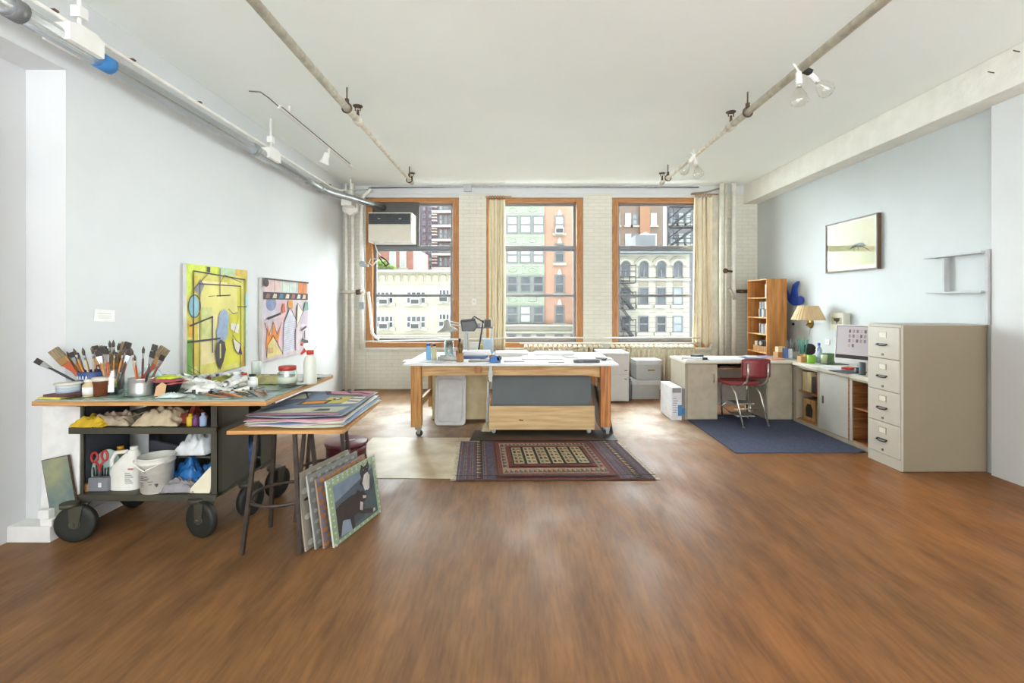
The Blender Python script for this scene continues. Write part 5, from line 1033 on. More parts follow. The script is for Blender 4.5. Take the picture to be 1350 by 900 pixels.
for k, (m, l, t) in enumerate((('#2c2926', 'black framed panel leaning at the right end of the crate', 0), ('#c9c4b8', 'white edged panel leaning between the crate and the right table leg', .045), ('#3a332e', 'dark framed panel closest to the right table leg', .09))):
    xx = kx1+.035+t; MB(mk(m, .5)).prism([(0, 0), (.62-.1*k, 0), (.62-.1*k, .5-.03*k), (0, .56-.06*k)], (xx+.08, 5.42+.03*k, .002), (0, 1, 0), (-.17, 0, 1), .018).obj('framed_artwork', None, l, 'panel', 'panels leaning by the crate')
# ---- on the table
def ot(px, D, dz=0.0005): return V((X(px, D), D, tz+dz))
def sheet(px, D, w_, d_, rz, lab, m='#ececea', n=1, name='paper', t=.0015, z=0):
    b = MB(mk(m, .6, var=.02)); q = random.Random(px+D)
    for k in range(n): b.cb(ot(px, D, .001+z+k*t+t/2)+V((q.uniform(-.012, .012)*(k > 0), q.uniform(-.012, .012)*(k > 0), 0)), (w_, d_, t*.9), (0, 0, rz+q.uniform(-.06, .06)*(k > 0)))
    return b.obj(name, None, lab, 'paper' if name == 'paper' else name.replace('_', ' '), None)
bottle('spray_can', 'light blue bottle with blue cap at the left of the work table', 'bottle', ot(565, 5.75), .033, .19, mk('#7fb2dc', .3), mk('#2f62b0', .4), None, None, .7)
bottle('squeeze_bottle', 'cream bottle with a black cap beside the light blue one', 'bottle', ot(572.5, 5.7), .032, .19, mk('#cfc79c', .35), M_blk, None, None, .6)
sheet(553, 5.42, .25, .2, .3, 'loose white sheet at the front left corner of the work table', n=2); sheet(570, 5.5, .3, .22, -.2, 'grey photo prints spread left of the lidded tray', '#b9c2c8', 2, z=.004); sheet(546, 5.6, .25, .2, .1, 'white sheet at the left edge of the work table', n=1)
sheet(585, 5.42, .2, .14, .1, 'pale pink edged sheet at the front left of the work table', '#d8c6c4', 1)
o = T('tray', ot(588, 5.62), 'long metal tray with small things at the left of the work table', 'tray')
MB(mk('#a9aba4', .4, .4, var=.2)).box(X(577, 5.6), X(605, 5.6), 5.6, 5.75, tz+.0005, tz+.008).box(X(577, 5.6), X(605, 5.6), 5.6, 5.606, tz, tz+.05).box(X(577, 5.6), X(605, 5.6), 5.744, 5.75, tz, tz+.05).obj('pan', o)
rr = random.Random(14)
for k in range(7): MB(mk(rr.choice(['#d9d6ca', '#8f8a7a', '#54575a', '#c9c2a8']), .5)).ball((X(579.5+k*3.4, 5.66), 5.66+.03*rr.random(), tz+.035), (.016, .016, .016), 8).obj('pebble', None, 'small round pebble in the long metal tray', 'pebble', 'pebbles in the metal tray')
# pencil holder
c = ot(606.5, 5.5); o = T('pencil_holder', c, 'brown wooden pencil block full of pens, left of the lamps', 'pencil holder')
MB(wood('#8a5a30', '#a9773f')).cb(c+V((0, 0, .05)), (.075, .075, .1)).obj('block', o, bevel=.003)
rr = random.Random(6)
for k in range(10): 
    p = c+V((rr.uniform(-.028, .028), rr.uniform(-.028, .028), .1)); MB(mk(['#c9b02e', '#33322f', '#7d5a34', '#b5432e', '#5f7d4a', '#3b3a38', '#8f6a3c', '#2d4f8a', '#d8a22e', '#4b4038'][k], .4)).cyl(p, p+V((rr.uniform(-.03, .03), rr.uniform(-.02, .02), rr.uniform(.07, .15))), .0055, .0045, 6).obj('pencil', None, 'pen or pencil standing in the brown block on the work table', 'pencil', 'pencils in the brown block')
bottle('spray_bottle', 'dark slim bottle standing behind the brown pencil block', 'bottle', ot(606, 5.62), .026, .26, mk('#5a4a34', .3), M_blk, mk('#a99c4a', .5), None, .5)
for k, (px, h) in enumerate(((602.5, '#b84a6a'), (600, '#d9d4dc'))): MB(mk(h, .5)).cyl(ot(px, 5.7), ot(px, 5.7, .11-.02*k), .018, .016, 12).obj('marker', None, ('pink marker standing left of the pencil block', 'white marker standing left of the pink one')[k], 'marker')
# desk lamp with a metal shade
M_al = mk('#b9bbb8', .3, .7)
c = ot(617, 6.0); o = T('desk_lamp', c, 'aluminium architect lamp with a cone shade turned left, on the work table', 'lamp')
sh = V((X(590, 5.9), 5.9, Z(437, 5.9)))
MB(M_al).lathe([(.13, -.0), (.125, .02), (.09, .05), (.05, .065), (.042, .12), (.03, .15), (1e-4, .152)], sh, 28, Euler((0, -.08, 0)).to_matrix()).obj('lamp_shade', o); MB(mk('#f2efe4', .4)).ball(sh+V((0, 0, .025)), .035, 10).obj('bulb', o)
e1, e2 = V((X(610, 5.95), 5.95, Z(426, 5.95))), V((X(617, 6.0), 6.0, Z(440, 6)))
MB(M_al).tube([sh+V((.02, 0, .13)), e1+V((-.05, 0, .0)), e1], .008, 8).tube([sh+V((.05, 0, .09)), e1+V((0, 0, -.04))], .008, 8).tube([e1, e2, c], .01, 8).obj('arm', o); MB(M_galv).lathe([(.03, 0), (.03, .03), (.012, .035), (.012, .06), (1e-4, .06)], c, 16).obj('base', o)
# black flat-head lamp
c = ot(655, 6.1); o = T('desk_lamp', c, 'black task lamp with a flat square head, on the work table', 'lamp')
hd = V((X(618, 5.95), 5.95, Z(427, 5.95))); n_ = V((-.25, -.75, -.6)).normalized(); u_ = V((.97, -.1, .05)).normalized(); v_ = n_.cross(u_).normalized()
MB(mk('#4a4c4e', .45)).prism([(-.1, -.09), (.06, -.10), (.12, -.02), (.10, .09), (-.09, .08)], hd, u_, v_, .035).obj('lamp_head', o, bevel=.008); MB(mk('#77797a', .4)).prism([(-.085, -.075), (.05, -.085), (.1, -.015), (.085, .075), (-.075, .065)], hd+u_.cross(v_)*.036, u_, v_, .002).obj('diffuser', o)
el = V((X(637, 6.05), 6.05, Z(424, 6.05)))
MB(M_blk).tube([hd+V((.03, .02, .05)), V((X(625, 6), 6, Z(417, 6))), el], .009, 8).tube([el, V((X(630, 6.1), 6.1, tz+.01))], .011, 8).ball(el, .02, 8).obj('arm', o); MB(M_blk).lathe([(.06, 0), (.06, .015), (1e-4, .02)], (X(630, 6.1), 6.1, tz+.0005), 18).obj('base', o)
# wire shelf unit
c = ot(637, 6.3); o = T('desk_shelf', c, 'small raised metal shelf with things on it at the back of the work table', 'shelf')
z1 = Z(431, 6.3); MB(mk('#5c5e60', .4, .4)).box(X(613, 6.3), X(650, 6.3), 6.22, 6.45, z1-.012, z1).obj('shelf_board', o)
for x in (X(614, 6.3), X(649, 6.3)): MB(mk('#9a9fa4', .4, .5)).box(x-.008, x+.008, 6.23, 6.25, tz+.0005, z1-.012).box(x-.008, x+.008, 6.42, 6.44, tz+.0005, z1-.012).obj('support', o)
for k, (px, w_, h, m, l) in enumerate(((620, .1, .06, '#c9909a', 'pink box on the raised desk shelf'), (629, .08, .05, '#8f8a9a', 'grey violet box in the middle of the raised desk shelf'), (643, .09, .1, '#4f4a46', 'dark tin at the right of the raised desk shelf'))): MB(mk(m, .5)).cb((X(px, 6.33), 6.33, z1+.0005+h/2), (w_, .1, h)).obj('box' if k < 2 else 'tin', None, l, 'box' if k < 2 else 'tin', bevel=.004)
MB(mk('#e4e2dc', .4)).cyl((X(647, 6.3), 6.3, z1+.0005), (X(647, 6.3), 6.3, z1+.12), .014, .01, 8).obj('candle', None, 'thin white candle on the right end of the raised desk shelf', 'candle')
pot('glass_jar', 'tall clear jar on the work table under the aluminium lamp', 'jar', ot(592, 6.0), [(.055, 0), (.06, .01), (.06, .2), (.055, .2), (.055, .012), (1e-4, .012)], glassy('#dfe9ea', .2, .06), 18)
for k, (px, D, w_, h, m, l) in enumerate(((627, 6.35, .1, .15, '#dcdcd8', 'white carton at the back of the table under the raised shelf'), (634, 6.36, .08, .12, '#c9b66a', 'yellowish carton at the back under the raised shelf'), (643, 6.34, .12, .2, '#a9c0d0', 'pale blue carton at the back beside the shelf support'))): MB(mk(m, .5)).cb((X(px, D), D, tz+.0005+h/2), (w_, .08, h)).obj('carton', None, l, 'carton', bevel=.003)
sheet(628, 5.95, .34, .24, .08, 'stack of white sheets on blue folders, left of the blue tape dispenser', '#e6e6ea', 6, 'paper_stack', .008, .034); sheet(626, 5.9, .3, .25, -.1, 'blue folders under the white sheet stack', '#6f80a8', 4, 'folder', .008)
sheet(631, 5.52, .24, .12, .15, 'flat grey notebook in front of the white sheet stack', '#8f8d84', 2, 'notebook', .008); sheet(640, 5.6, .14, .1, -.3, 'small brown notebook left of the blue dispenser', '#6f5f4c', 1, 'notebook', .014)
c = ot(653, 5.42); o = T('tape_dispenser', c, 'blue tape dispenser at the front of the work table', 'tape dispenser')
MB(mk('#2f66ad', .35)).prism([(-.065, 0), (.06, 0), (.06, .035), (.035, .075), (-.01, .085), (-.05, .06), (-.068, .03)], c+V((0, .03, 0)), (1, 0, 0), (0, 0, 1), .05).obj('body', o, bevel=.008); MB(mk('#2a2c30', .3)).cyl(c+V((.045, -.02, .05)), c+V((.045, .035, .05)), .028, .028, 16).obj('tape_roll', o)
MB(wood('#7a5030', '#9a6a40')).cb(ot(649, 5.65, .03), (.07, .07, .06)).obj('wood_block', None, 'dark wood cube behind the blue tape dispenser', 'block', bevel=.003)
for a in ((674, 6.2, .42, .3, .1, 'white sheets stacked at the left of the drawing area', '#ecebe6', 8, 'paper_stack', .006), (678, 5.48, .24, .05, 0, 'grey ruler lying at the front of the white table top', '#a9a9ac', 1, 'ruler', .012), (730, 6.2, .5, .34, .05, 'broad white drawing pad at the back of the white table top', '#efefec', 6, 'drawing_pad', .006), (715, 5.85, .5, .32, -.06, 'white drawing in the middle of the white table top', '#e9e9e8', 3, 'drawing', .004), (770, 6.05, .5, .3, .04, 'white sheet at the right back of the white table top', '#ededeb', 3, 'drawing', .004), (700, 5.5, .3, .2, .2, 'loose white sheet at the front middle of the table', '#e2e3e3', 1), (733, 5.42, .18, .07, .1, 'olive brown brochure at the front of the table', '#8b8672', 1, 'brochure', .006), (784, 5.75, .42, .2, .03, 'grey green edged pad at the right of the table', '#c9ccc2', 2, 'drawing_pad', .006)): sheet(*a)
o = T('laptop', ot(773, 5.44), 'flat dark grey case lying at the front right of the work table', 'case'); MB(mk('#4f4d55', .45)).cb(ot(773, 5.44, .016), (.3, .09, .03), (0, 0, .02)).obj('body', o, bevel=.006); MB(mk('#7a7880', .4)).cb(ot(766, 5.394, .016), (.05, .003, .012)).obj('clasp', o); o.name = 'tool_case'
MB(mk('#3a3c3e', .4)).cb(ot(793, 5.7, .012), (.14, .04, .02), (0, 0, -.3)).cb(ot(796, 5.62, .012), (.05, .06, .02)).obj('stapler', None, 'dark stapler at the right end of the white table top', 'stapler')
# ================================================================ white cabinet and boxes behind the table
D = 7.2; x0, x1 = X(800, D), X(829, D)
o = T('metal_cabinet', ((x0+x1)/2, D, 0), 'white two door metal cabinet standing right behind the work table', 'cabinet')
M_wc = mk('#bbbab7', .4, var=.02)
MB(M_wc).box(x0, x1, D, D+.55, .02, Z(465, D)-.02).obj('body', o, bevel=.004); MB(mk('#d2d2d2', .35)).box(x0-.1, x1+.01, D-.01, D+.56, Z(465, D)-.02, Z(465, D)).obj('cabinet_top', o, bevel=.003)
for z0, z1 in ((.03, .42), (.43, Z(465, D)-.03)): d_ = MB(M_wc).box(x0+.01, x1-.01, D-.016, D, z0, z1).obj('drawer', o, bevel=.003); h_ = MB(M_blk).box(x1-.07, x1-.03, D-.024, D-.016, z1-.06 if z0 < .1 else z0+.06, z1-.05 if z0 < .1 else z0+.07).obj('handle', o); h_.parent = d_; h_.location = (0, 0, 0)
M_bx = mk('#a6a7a6', .6, var=.03)
for k, (px0, px1, D, z0, h, lab) in enumerate(((832.5, 871, 7.45, .0005, .30, 'grey storage box on the floor below another, in front of the radiator'), (838, 873, 7.5, .3015, .31, 'grey storage box with a metal label, stacked on the lower box'))):
    x0, x1 = X(px0, D), X(px1, D); o = T('storage_box', ((x0+x1)/2, D, z0), lab, 'box', 'grey storage boxes by the radiator')
    MB(M_bx).box(x0+.012, x1-.012, D+.012, D+.36, z0, z0+h-.05).obj('body', o, bevel=.003); MB(mk('#b5b6b5', .6)).box(x0, x1, D, D+.372, z0+h-.075, z0+h).obj('lid', o, bevel=.004)
    if k: MB(mk('#8a7a58', .4, .6)).box(x0+.2, x0+.31, D+.006, D+.012, z0+.14, z0+.165).obj('label_holder', o)
MB(mk('#6b6c6c', .6)).box(X(829.5, 7.5), X(832, 7.5), 7.5, 7.8, .001, .32).obj('folder', None, 'dark folder squeezed between the white cabinet and the lower grey box', 'folder')
# ================================================================ corner desk
M_ds = mk('#a69c89', .5, var=.03); M_dt = mk('#d2ccbc', .35, var=.03); M_dw = mk('#c3c4c2', .45, var=.02); M_shelfw = wood('#8f5a30', '#b37a48', 4, (.3, .3, 4))
dx0, dx1, dy0, dy1, dz_ = 2.2, 3.66, 6.14, 6.72, .772
o = T('desk', ((dx0+dx1)/2, 6.4, 0), 'cream desk with a door cabinet on each side of the knee space, facing the room', 'desk')
MB(M_dt).prism([(2.19, 6.10), (3.6, 6.10), (3.6, 6.74), (2.19, 6.74)], (0, 0, dz_-.03), (1, 0, 0), (0, 1, 0), .03).obj('desktop', o, bevel=.004)
MB(M_ds).box(2.2, 2.62, 6.14, 6.72, .005, dz_-.03).obj('pedestal', o); MB(M_ds).box(3.26, 3.6, 6.14, 6.72, .005, dz_-.03).obj('pedestal', o)
d_ = MB(mk('#aca18d', .5)).box(2.225, 2.615, 6.122, 6.14, .02, dz_-.04).obj('door', o, bevel=.003); h_ = MB(M_galv).tube([(2.565, 6.122, .5), (2.565, 6.1, .5), (2.565, 6.1, .6), (2.565, 6.122, .6)], .005, 6).obj('handle', o); h_.parent = d_; h_.location = (0, 0, 0)
MB(mk('#a69c88', .5)).box(3.265, 3.595, 6.122, 6.14, .02, dz_-.04).obj('door', o, bevel=.003)
MB(mk('#a0968a', .5)).box(2.62, 3.26, 6.6, 6.62, .09, dz_-.03).obj('modesty_panel', o)
MB(wood('#a9723f', '#c48d58')).box(2.62, 3.26, 6.2, 6.6, .655, .67).obj('pencil_shelf', o)
for x, w_, m, l in ((2.78, .18, '#3a3634', 'dark flat box on the shelf under the desk top'), (3.03, .14, '#6b5a48', 'brown folder on the shelf under the desk top')): MB(mk(m, .6)).box(x-w_/2, x+w_/2, 6.22, 6.4, .6705, .695).obj('flat_box', None, l, 'box')
# printed carton leaning on the desk side
o = T('printed_carton', (2.12, 6.3, 0), 'white and blue printed flat carton standing against the left side of the desk', 'carton')
MB(mk('#d2d3d6', .5)).box(2.02, 2.15, 6.12, 6.6, .001, .43).m(mk('#77756f', .6)).box(2.15, 2.195, 6.12, 6.6, .001, .41).obj('box', o, bevel=.003)
MB(mk('#2f6fa8', .5)).box(2.155, 2.19, 6.117, 6.12, .08, .16).obj('side_print', o); b = MB(mk('#3f7fb0', .5)).box(2.10, 2.148, 6.117, 6.12, .06, .2); b.obj('color_block', o); b = MB(mk('#8b8a88', .5)).box(2.03, 2.14, 6.117, 6.12, .36, .42); b.obj('heading', o); b = MB(mk('#8f93a4', .5)); [b.box(2.035, 2.08+.012*(k % 3), 6.117, 6.12, .1+k*.03, .11+k*.03) for k in range(7)]; b.obj('text_block', o)
# red step chair
c = V((2.86, 5.95, 0)); M_chr = mk('#cfcac0', .25, .75, var=.08); M_vin = mk('#7e2c30', .35, var=.08)
o = T('step_chair', c, 'red vinyl kitchen step chair with chrome legs at the corner desk', 'chair')
hw = .2; zs = .62
def seatp(p, z): return [(c.x+hw*sx, c.y+dy, z) for sx, dy in p]
sx0, sx1, sy0, sy1, zs = 2.62, 3.04, 5.84, 6.17, .545
MB(M_vin).prism(rrect(sx0, sx1, sy0, sy1, .06), (0, 0, zs-.045), (1, 0, 0), (0, 1, 0), .05).obj('seat', o, bevel=.014)
MB(M_vin).grid(lambda u, v: V((2.775+.345*u, 5.80-.04*sin(pi*u), zs+.06+.235*v-.012*(abs(u-.5)*2)**6*(1 if v > .5 else -1))), 12, 6).obj('backrest', o, solid=.028)
for x in (2.83, 3.075): MB(M_chr).tube([(x, 5.745, zs+.24), (x, 5.75, zs+.12), (x, 5.77, zs+.02), (x-.02, 5.83, zs-.03), (x-.06, 5.92, zs-.055)], .013, 8).obj('back_support', o)
for (tx, ty), (bx, by) in (((2.70, 5.92), (2.75, 5.70)), ((3.0, 5.92), (3.09, 5.76)), ((2.66, 6.13), (2.72, 6.22)), ((3.0, 6.13), (3.04, 6.2))):
    fr_ = ty < 6
    pts = [(tx+.03, ty+.1, zs-.055), (tx+.0+.04*(bx-tx), ty+.02, zs-.065), (tx+.4*(bx-tx), ty+.35*(by-ty), zs-.14), (bx, by, .012)] if fr_ else [(tx, ty-.06, zs-.05), (tx, ty, zs-.08), (bx, by, .012)]
    lg = MB(M_chr).tube(pts, .0125, 8).obj('leg', o); t = MB(mk('#5a5a58', .6)).cyl((bx, by, .009), (bx, by, .03), .016, .015, 10).obj('foot_tip', o); t.parent = lg; t.location = (0, 0, 0)
for z, y0, y1, x0, x1, nm in ((.27, 5.9, 6.1, 2.76, 2.99, 'upper_step'), (.12, 5.88, 6.1, 2.75, 2.98, 'lower_step')): MB(mk('#6d706c', .5)).box(x0, x1, y0, y1, z-.012, z).m(M_chr).tube([(x0, y0, z-.01), (x1, y0, z-.01)], .008, 6).tube([(x0, y1, z-.01), (x1, y1, z-.01)], .008, 6).obj(nm, o, bevel=.002)
MB(M_chr).tube([(2.97, 6.08, .27), (2.94, 6.0, .5)], .008, 6).tube([(2.97, 5.9, .12), (2.92, 5.92, .27)], .008, 6).tube([(2.76, 6.09, .12), (2.66, 6.1, .2), (2.75, 6.09, .27)], .009, 6).tube([(2.72, 5.88, .2), (3.02, 5.9, .2)], .007, 6).obj('step_frame', o)
# ================================================================ low cabinet along the right wall
kx, ky0, ky1, kz = 3.58, 4.70, 6.08, .765
o = T('credenza', (3.9, 5.4, 0), 'long low cream cabinet with a sliding door along the right wall', 'cabinet')
MB(M_dt).box(kx-.02, XR-.005, ky0, 6.74, kz-.035, kz).obj('cabinet_top', o, bevel=.004) if 0 else MB(M_dt).prism([(kx-.02, ky0), (XR-.005, ky0), (XR-.005, 6.74), (3.605, 6.74), (3.605, 6.1), (kx-.02, 6.08)], (0, 0, kz-.035), (1, 0, 0), (0, 1, 0), .042).obj('cabinet_top', o, bevel=.003)
MB(M_shelfw).box(kx+.02, XR-.01, ky0, ky1, .05, .065).box(kx+.02, XR-.01, ky0, ky1, .065, .066).obj('bottom_panel', o); MB(mk('#5a3a24', .6, var=.1)).box(XR-.03, XR-.012, ky0, ky1, .065, kz-.036).obj('back_panel', o)
MB(M_ds).box(kx, kx+.02, ky0, ky1, .008, .05).box(kx, kx+.02, ky0, ky1, kz-.06, kz-.036).obj('face_rail', o)
for y, w_ in ((ky1-.06, .06), (5.565, .03), (5.06, .02), (ky0, .02)): MB(M_ds if y > 5.5 else M_shelfw).box(kx, XR-.012 if y != 5.06 else kx+.3, y, y+w_, .05, kz-.036).obj('upright', o)
MB(M_shelfw).box(kx+.03, XR-.03, 5.595, ky1-.06, .40, .418).obj('shelf', o); MB(M_shelfw).box(kx+.03, XR-.03, ky0+.02, 5.06, .40, .418).obj('shelf', o)
d_ = MB(mk('#bab8b0', .4, var=.02)).box(kx+.004, kx+.02, 5.03, 5.57, .055, kz-.055).obj('sliding_door', o, bevel=.002); h_ = MB(mk('#3a3a38', .4)).prism(rrect(-.012, .012, -.045, .045, .011), (kx+.003, 5.50, .40), (0, -1, 0), (0, 0, 1), .004).obj('finger_pull', o); h_.parent = d_; h_.location = (0, 0, 0)
def inb(y0, y1, z0, h, m, name, lab, dx=.06, dep=.18, cat=None, tilt=0): MB(mk(m, .6, var=.08)).box(kx+dx, kx+dx+dep, y0, y1, z0+.001, z0+h).obj(name, None, lab, cat or name.replace('_', ' '), bevel=.003)
inb(5.9, 5.99, .418, .24, '#c9b78c', 'binder', 'tan binder on the upper shelf of the low cabinet, leftmost', cat='binder'); inb(5.82, 5.89, .418, .25, '#d6c592', 'binder', 'pale tan binder right of the leftmost one in the low cabinet', cat='binder'); inb(5.63, 5.72, .418, .25, '#7a2c30', 'binder', 'dark red binder at the right end of the upper shelf, low cabinet', cat='binder'); inb(5.73, 5.80, .418, .2, '#3c3230', 'binder', 'black binder between the tan and red ones, low cabinet', cat='binder')
o = T('wooden_box', (kx+.1, 5.83, .066), 'light wooden box with a dark hole in the bottom of the low cabinet', 'box')
MB(wood('#b0824c', '#c89c64')).box(kx+.06, kx+.24, 5.73, 5.97, .067, .33).obj('box', o, bevel=.004); MB(mk('#2a2623', .6)).prism([(-.06, -.07), (.06, -.07), (.07, .03), (.03, .09), (-.03, .09), (-.07, .03)], (kx+.0595, 5.85, .18), (0, -1, 0), (0, 0, 1), .003).obj('opening', o)
inb(5.62, 5.71, .066, .22, '#8d6a44', 'small_crate', 'small brown crate at the right of the lower shelf, low cabinet', cat='crate'); inb(4.80, 4.86, .418, .06, '#d8d2cc', 'small_box', 'small white box on the right bay shelf of the low cabinet', cat='box', dx=.1)
# ================================================================ filing cabinet
M_fc = mk('#bdb6a8', .45, var=.02); M_fs = mk('#8c7f6a', .55, var=.03, scale=1.5); fx, fy0, fy1, fz = 3.475, 4.25, 4.655, 1.325  # taupe sides, their shade put into a colour darker than the front
o = T('filing_cabinet', (3.85, 4.45, 0), 'tall cream four drawer metal filing cabinet by the right pier', 'filing cabinet')
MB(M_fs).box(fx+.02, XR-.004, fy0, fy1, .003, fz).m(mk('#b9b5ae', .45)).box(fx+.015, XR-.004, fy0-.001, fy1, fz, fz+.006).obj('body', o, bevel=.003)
MB(M_fc).box(fx+.004, fx+.02, fy0, fy1, .003, .10).box(fx+.004, fx+.02, fy0, fy1, fz-.02, fz).box(fx+.004, fx+.02, fy0, fy0+.012, .1, fz-.02).box(fx+.004, fx+.02, fy1-.012, fy1, .1, fz-.02).obj('front_frame', o)
for k in range(4):
    z0 = .105+k*.3005; d_ = MB(M_fc).box(fx-.008, fx+.02, fy0+.014, fy1-.014, z0, z0+.295).obj('drawer', o, bevel=.004); ym = (fy0+fy1)/2
    a = MB(mk('#a9a294', .35, .5)).box(fx-.012, fx-.008, ym-.045, ym+.045, z0+.19, z0+.25).m(mk('#d8d2c2', .5)).box(fx-.0135, fx-.012, ym-.036, ym+.036, z0+.197, z0+.243).obj('label_holder', o)
    h_ = MB(mk('#4a4a4a', .3, .8)).tube([(fx-.008, ym-.05, z0+.135), (fx-.03, ym-.055, z0+.125), (fx-.035, ym, z0+.12), (fx-.03, ym+.055, z0+.125), (fx-.008, ym+.05, z0+.135)], .006, 6).box(fx-.03, fx-.008, ym-.052, ym+.052, z0+.137, z0+.141).obj('handle', o)
    l_ = MB(mk('#7a756a', .3, .6)).cyl((fx-.008, ym+.0, z0+.035), (fx-.014, ym, z0+.035), .012, .012, 10).obj('latch', o)
    for q in (a, h_, l_): q.parent = d_; q.location = (0, 0, 0)
# ================================================================ bookcase
M_bc = wood('#b5763a', '#cf9450', 3, (2, 2, .25)); bx0, bx1, by0, by1, bzt = 3.83, 4.14, 7.2, 7.8, 1.90
o = T('bookcase', (4.0, 7.5, 0), 'tall narrow wooden bookcase behind the corner desk', 'bookcase')
for y in (by0, by1-.018): MB(M_bc).box(bx0, bx1, y, y+.018, .001, bzt).obj('side_panel', o, bevel=.001)
MB(M_bc).box(bx1-.008, bx1-.001, by0+.018, by1-.018, .05, bzt-.02).obj('back_panel', o)
zsh = [.06, .45, Z(464, 7.5), Z(440.5, 7.5), Z(419, 7.5), Z(393.5, 7.5)]; M_bcl = wood('#c98d4e', '#e0b27a', 3, (1, 1, 1))
for z in zsh+[bzt-.018]: MB(M_bcl).box(bx0+.002, bx1-.008, by0+.018, by1-.018, z, z+.018).obj('shelf' if z < 1.8 else 'top_panel', o)
def books(z, y0, y1, hs, cols, label, group, seed):
    q = random.Random(seed); y = y0; k = 0
    while y < y1:
        t = q.uniform(.018, .034); h = q.uniform(*hs); MB(mk(q.choice(cols), .5)).box(bx0+.03+q.uniform(0, .02), bx0+.2, y, y+t-.001, z+.0185, z+.018+h).obj('book', None, label, 'book', group, bevel=.001); y += t; k += 1
books(zsh[5], 7.22, 7.3, (.2, .26), ['#b9c6c9', '#d8d8d2', '#5f8a8f'], 'pale book on the top shelf of the bookcase', 'books on the top bookcase shelf', 1)
books(zsh[4], 7.22, 7.52, (.12, .13), ['#8f9296', '#c9cbcc', '#5c6066', '#a8a29a'], 'grey case standing in the lower row on the second bookcase shelf', 'cases on the second bookcase shelf', 2)
q = random.Random(9); y = 7.225
while y < 7.5: t = .024; MB(mk(q.choice(['#8f9296', '#d3d4d4', '#4c5056', '#a29a90']), .5)).box(bx0+.05, bx0+.19, y, y+t-.002, zsh[4]+.1495, zsh[4]+.258).obj('disc_case', None, 'grey case stacked in the upper row on the second bookcase shelf', 'case', 'upper row of cases on the second shelf'); y += t
books(zsh[3], 7.22, 7.5, (.14, .16), ['#9a9da2', '#cfd2d4', '#6b7076', '#b5aea4'], 'grey case on the third shelf of the bookcase', 'cases on the third bookcase shelf', 3)
o = T('camera', (3.93, 7.45, zsh[2]+.1), 'black camera on a wooden box, fourth shelf of the bookcase', 'camera'); MB(M_blk).box(bx0+.04, bx0+.12, 7.32, 7.56, zsh[2]+.105, zsh[2]+.2).obj('body', o, bevel=.01); MB(mk('#c9c6bc', .3)).cyl((bx0+.04, 7.42, zsh[2]+.15), (bx0+.01, 7.42, zsh[2]+.15), .035, .035, 14).obj('lens', o)
MB(wood('#a97c4c', '#c89c6a')).box(bx0+.03, bx0+.2, 7.28, 7.68, zsh[2]+.0185, zsh[2]+.104).obj('wooden_box', None, 'flat wooden box under the black camera in the bookcase', 'box', bevel=.004); books(zsh[2], 7.22, 7.27, (.22, .24), ['#c9a29a', '#d8c9c0'], 'pinkish book at the near end of the fourth bookcase shelf', 'books on the fourth bookcase shelf', 4); MB(mk('#dcd8c8', .5)).box(bx0+.05, bx0+.12, 7.58, 7.66, zsh[2]+.1045, zsh[2]+.17).obj('small_box', None, 'small white box left of the black camera in the bookcase', 'box')
# ================================================================ things on the right wall
WX = XR-.002
ya, yb_ = WX*FP/(1162-CX)+.0, WX*FP/(1093-CX)
z0, z1 = Z(354, ya), Z(280, ya)
o = T('framed_print', (WX, (ya+yb_)/2, z0), 'wide brown framed pale yellow print of a small creature on the right wall', 'picture')
fd = .05; M_fr = mk('#5d4632', .4, var=.1)
b = MB(M_fr); [b.box(WX-fd, WX, a, c_, e, f_) for a, c_, e, f_ in ((ya, ya+.016, z0, z1), (yb_-.016, yb_, z0, z1), (ya+.016, yb_-.016, z0, z0+.016), (ya+.016, yb_-.016, z1-.016, z1))]; b.obj('frame', o)
MB(mk('#cfccba', .5)).box(WX-fd+.018, WX-.004, ya+.016, yb_-.016, z0+.016, z1-.016).obj('mat_board', o)
b = MB().fr((WX-fd+.0175, yb_-.016, z0+.016), (0, -(yb_-ya-.032), 0), (0, 0, z1-z0-.032))
b.r2(P('#c2bd95', var=.04, scale=3), .03, .07, .95, .97); b.r2(P('#b3ae84', var=.03), .03, .42, .6, .52); b.r2(P('#c4b88e', var=.05), .7, .07, .95, .97); b.r2(P('#b9b580'), .7, .1, .95, .3)
ck = P('#4c4d42'); b.p2(ck, [(.5, .43), (.53, .48), (.58, .5), (.66, .52), (.72, .52), (.78, .48), (.78, .44), (.7, .43), (.64, .45), (.56, .44)]); 
for pts in ([(.56, .45), (.57, .36)], [(.6, .5), (.6, .56)], [(.74, .51), (.75, .58), (.77, .6)], [(.76, .44), (.84, .46), (.86, .52)], [(.73, .43), (.82, .38), (.86, .34)], [(.52, .43), (.48, .42)], [(.65, .45), (.66, .38)]): b.l2(ck, pts, .008)
b.obj('picture', o)
MB(glassy('#fbfcfb', .0, .03)).box(WX-fd+.003, WX-fd+.006, ya+.016, yb_-.016, z0+.016, z1-.016).obj('glazing', o)
# blue bird cut-out
yc = WX*FP/(1050-CX); k_ = yc/FP
def bp(px, py): return ((WX*FP/(px-CX)), Z(py, WX*FP/(px-CX)))
pts = [(1038.5, 379), (1041, 385), (1044, 391), (1045.5, 382), (1047.5, 375), (1053, 370.5), (1055, 370.5), (1053.5, 376), (1052, 383), (1053, 391), (1057, 390), (1061, 392.5), (1061.5, 396), (1060, 400.5), (1055, 402), (1048, 402.5), (1043, 399), (1040, 394.5), (1037, 395), (1036.5, 390), (1038.5, 389)]
MB(mk('#2a50b4', .5, var=.15)).prism([bp(*p) for p in pts], (WX-.03, 0, 0), (0, 1, 0), (0, 0, 1), .022).obj('bird_cutout', None, 'blue bird silhouette mounted on the right wall beside the bookcase', 'wall decoration', bevel=.004)
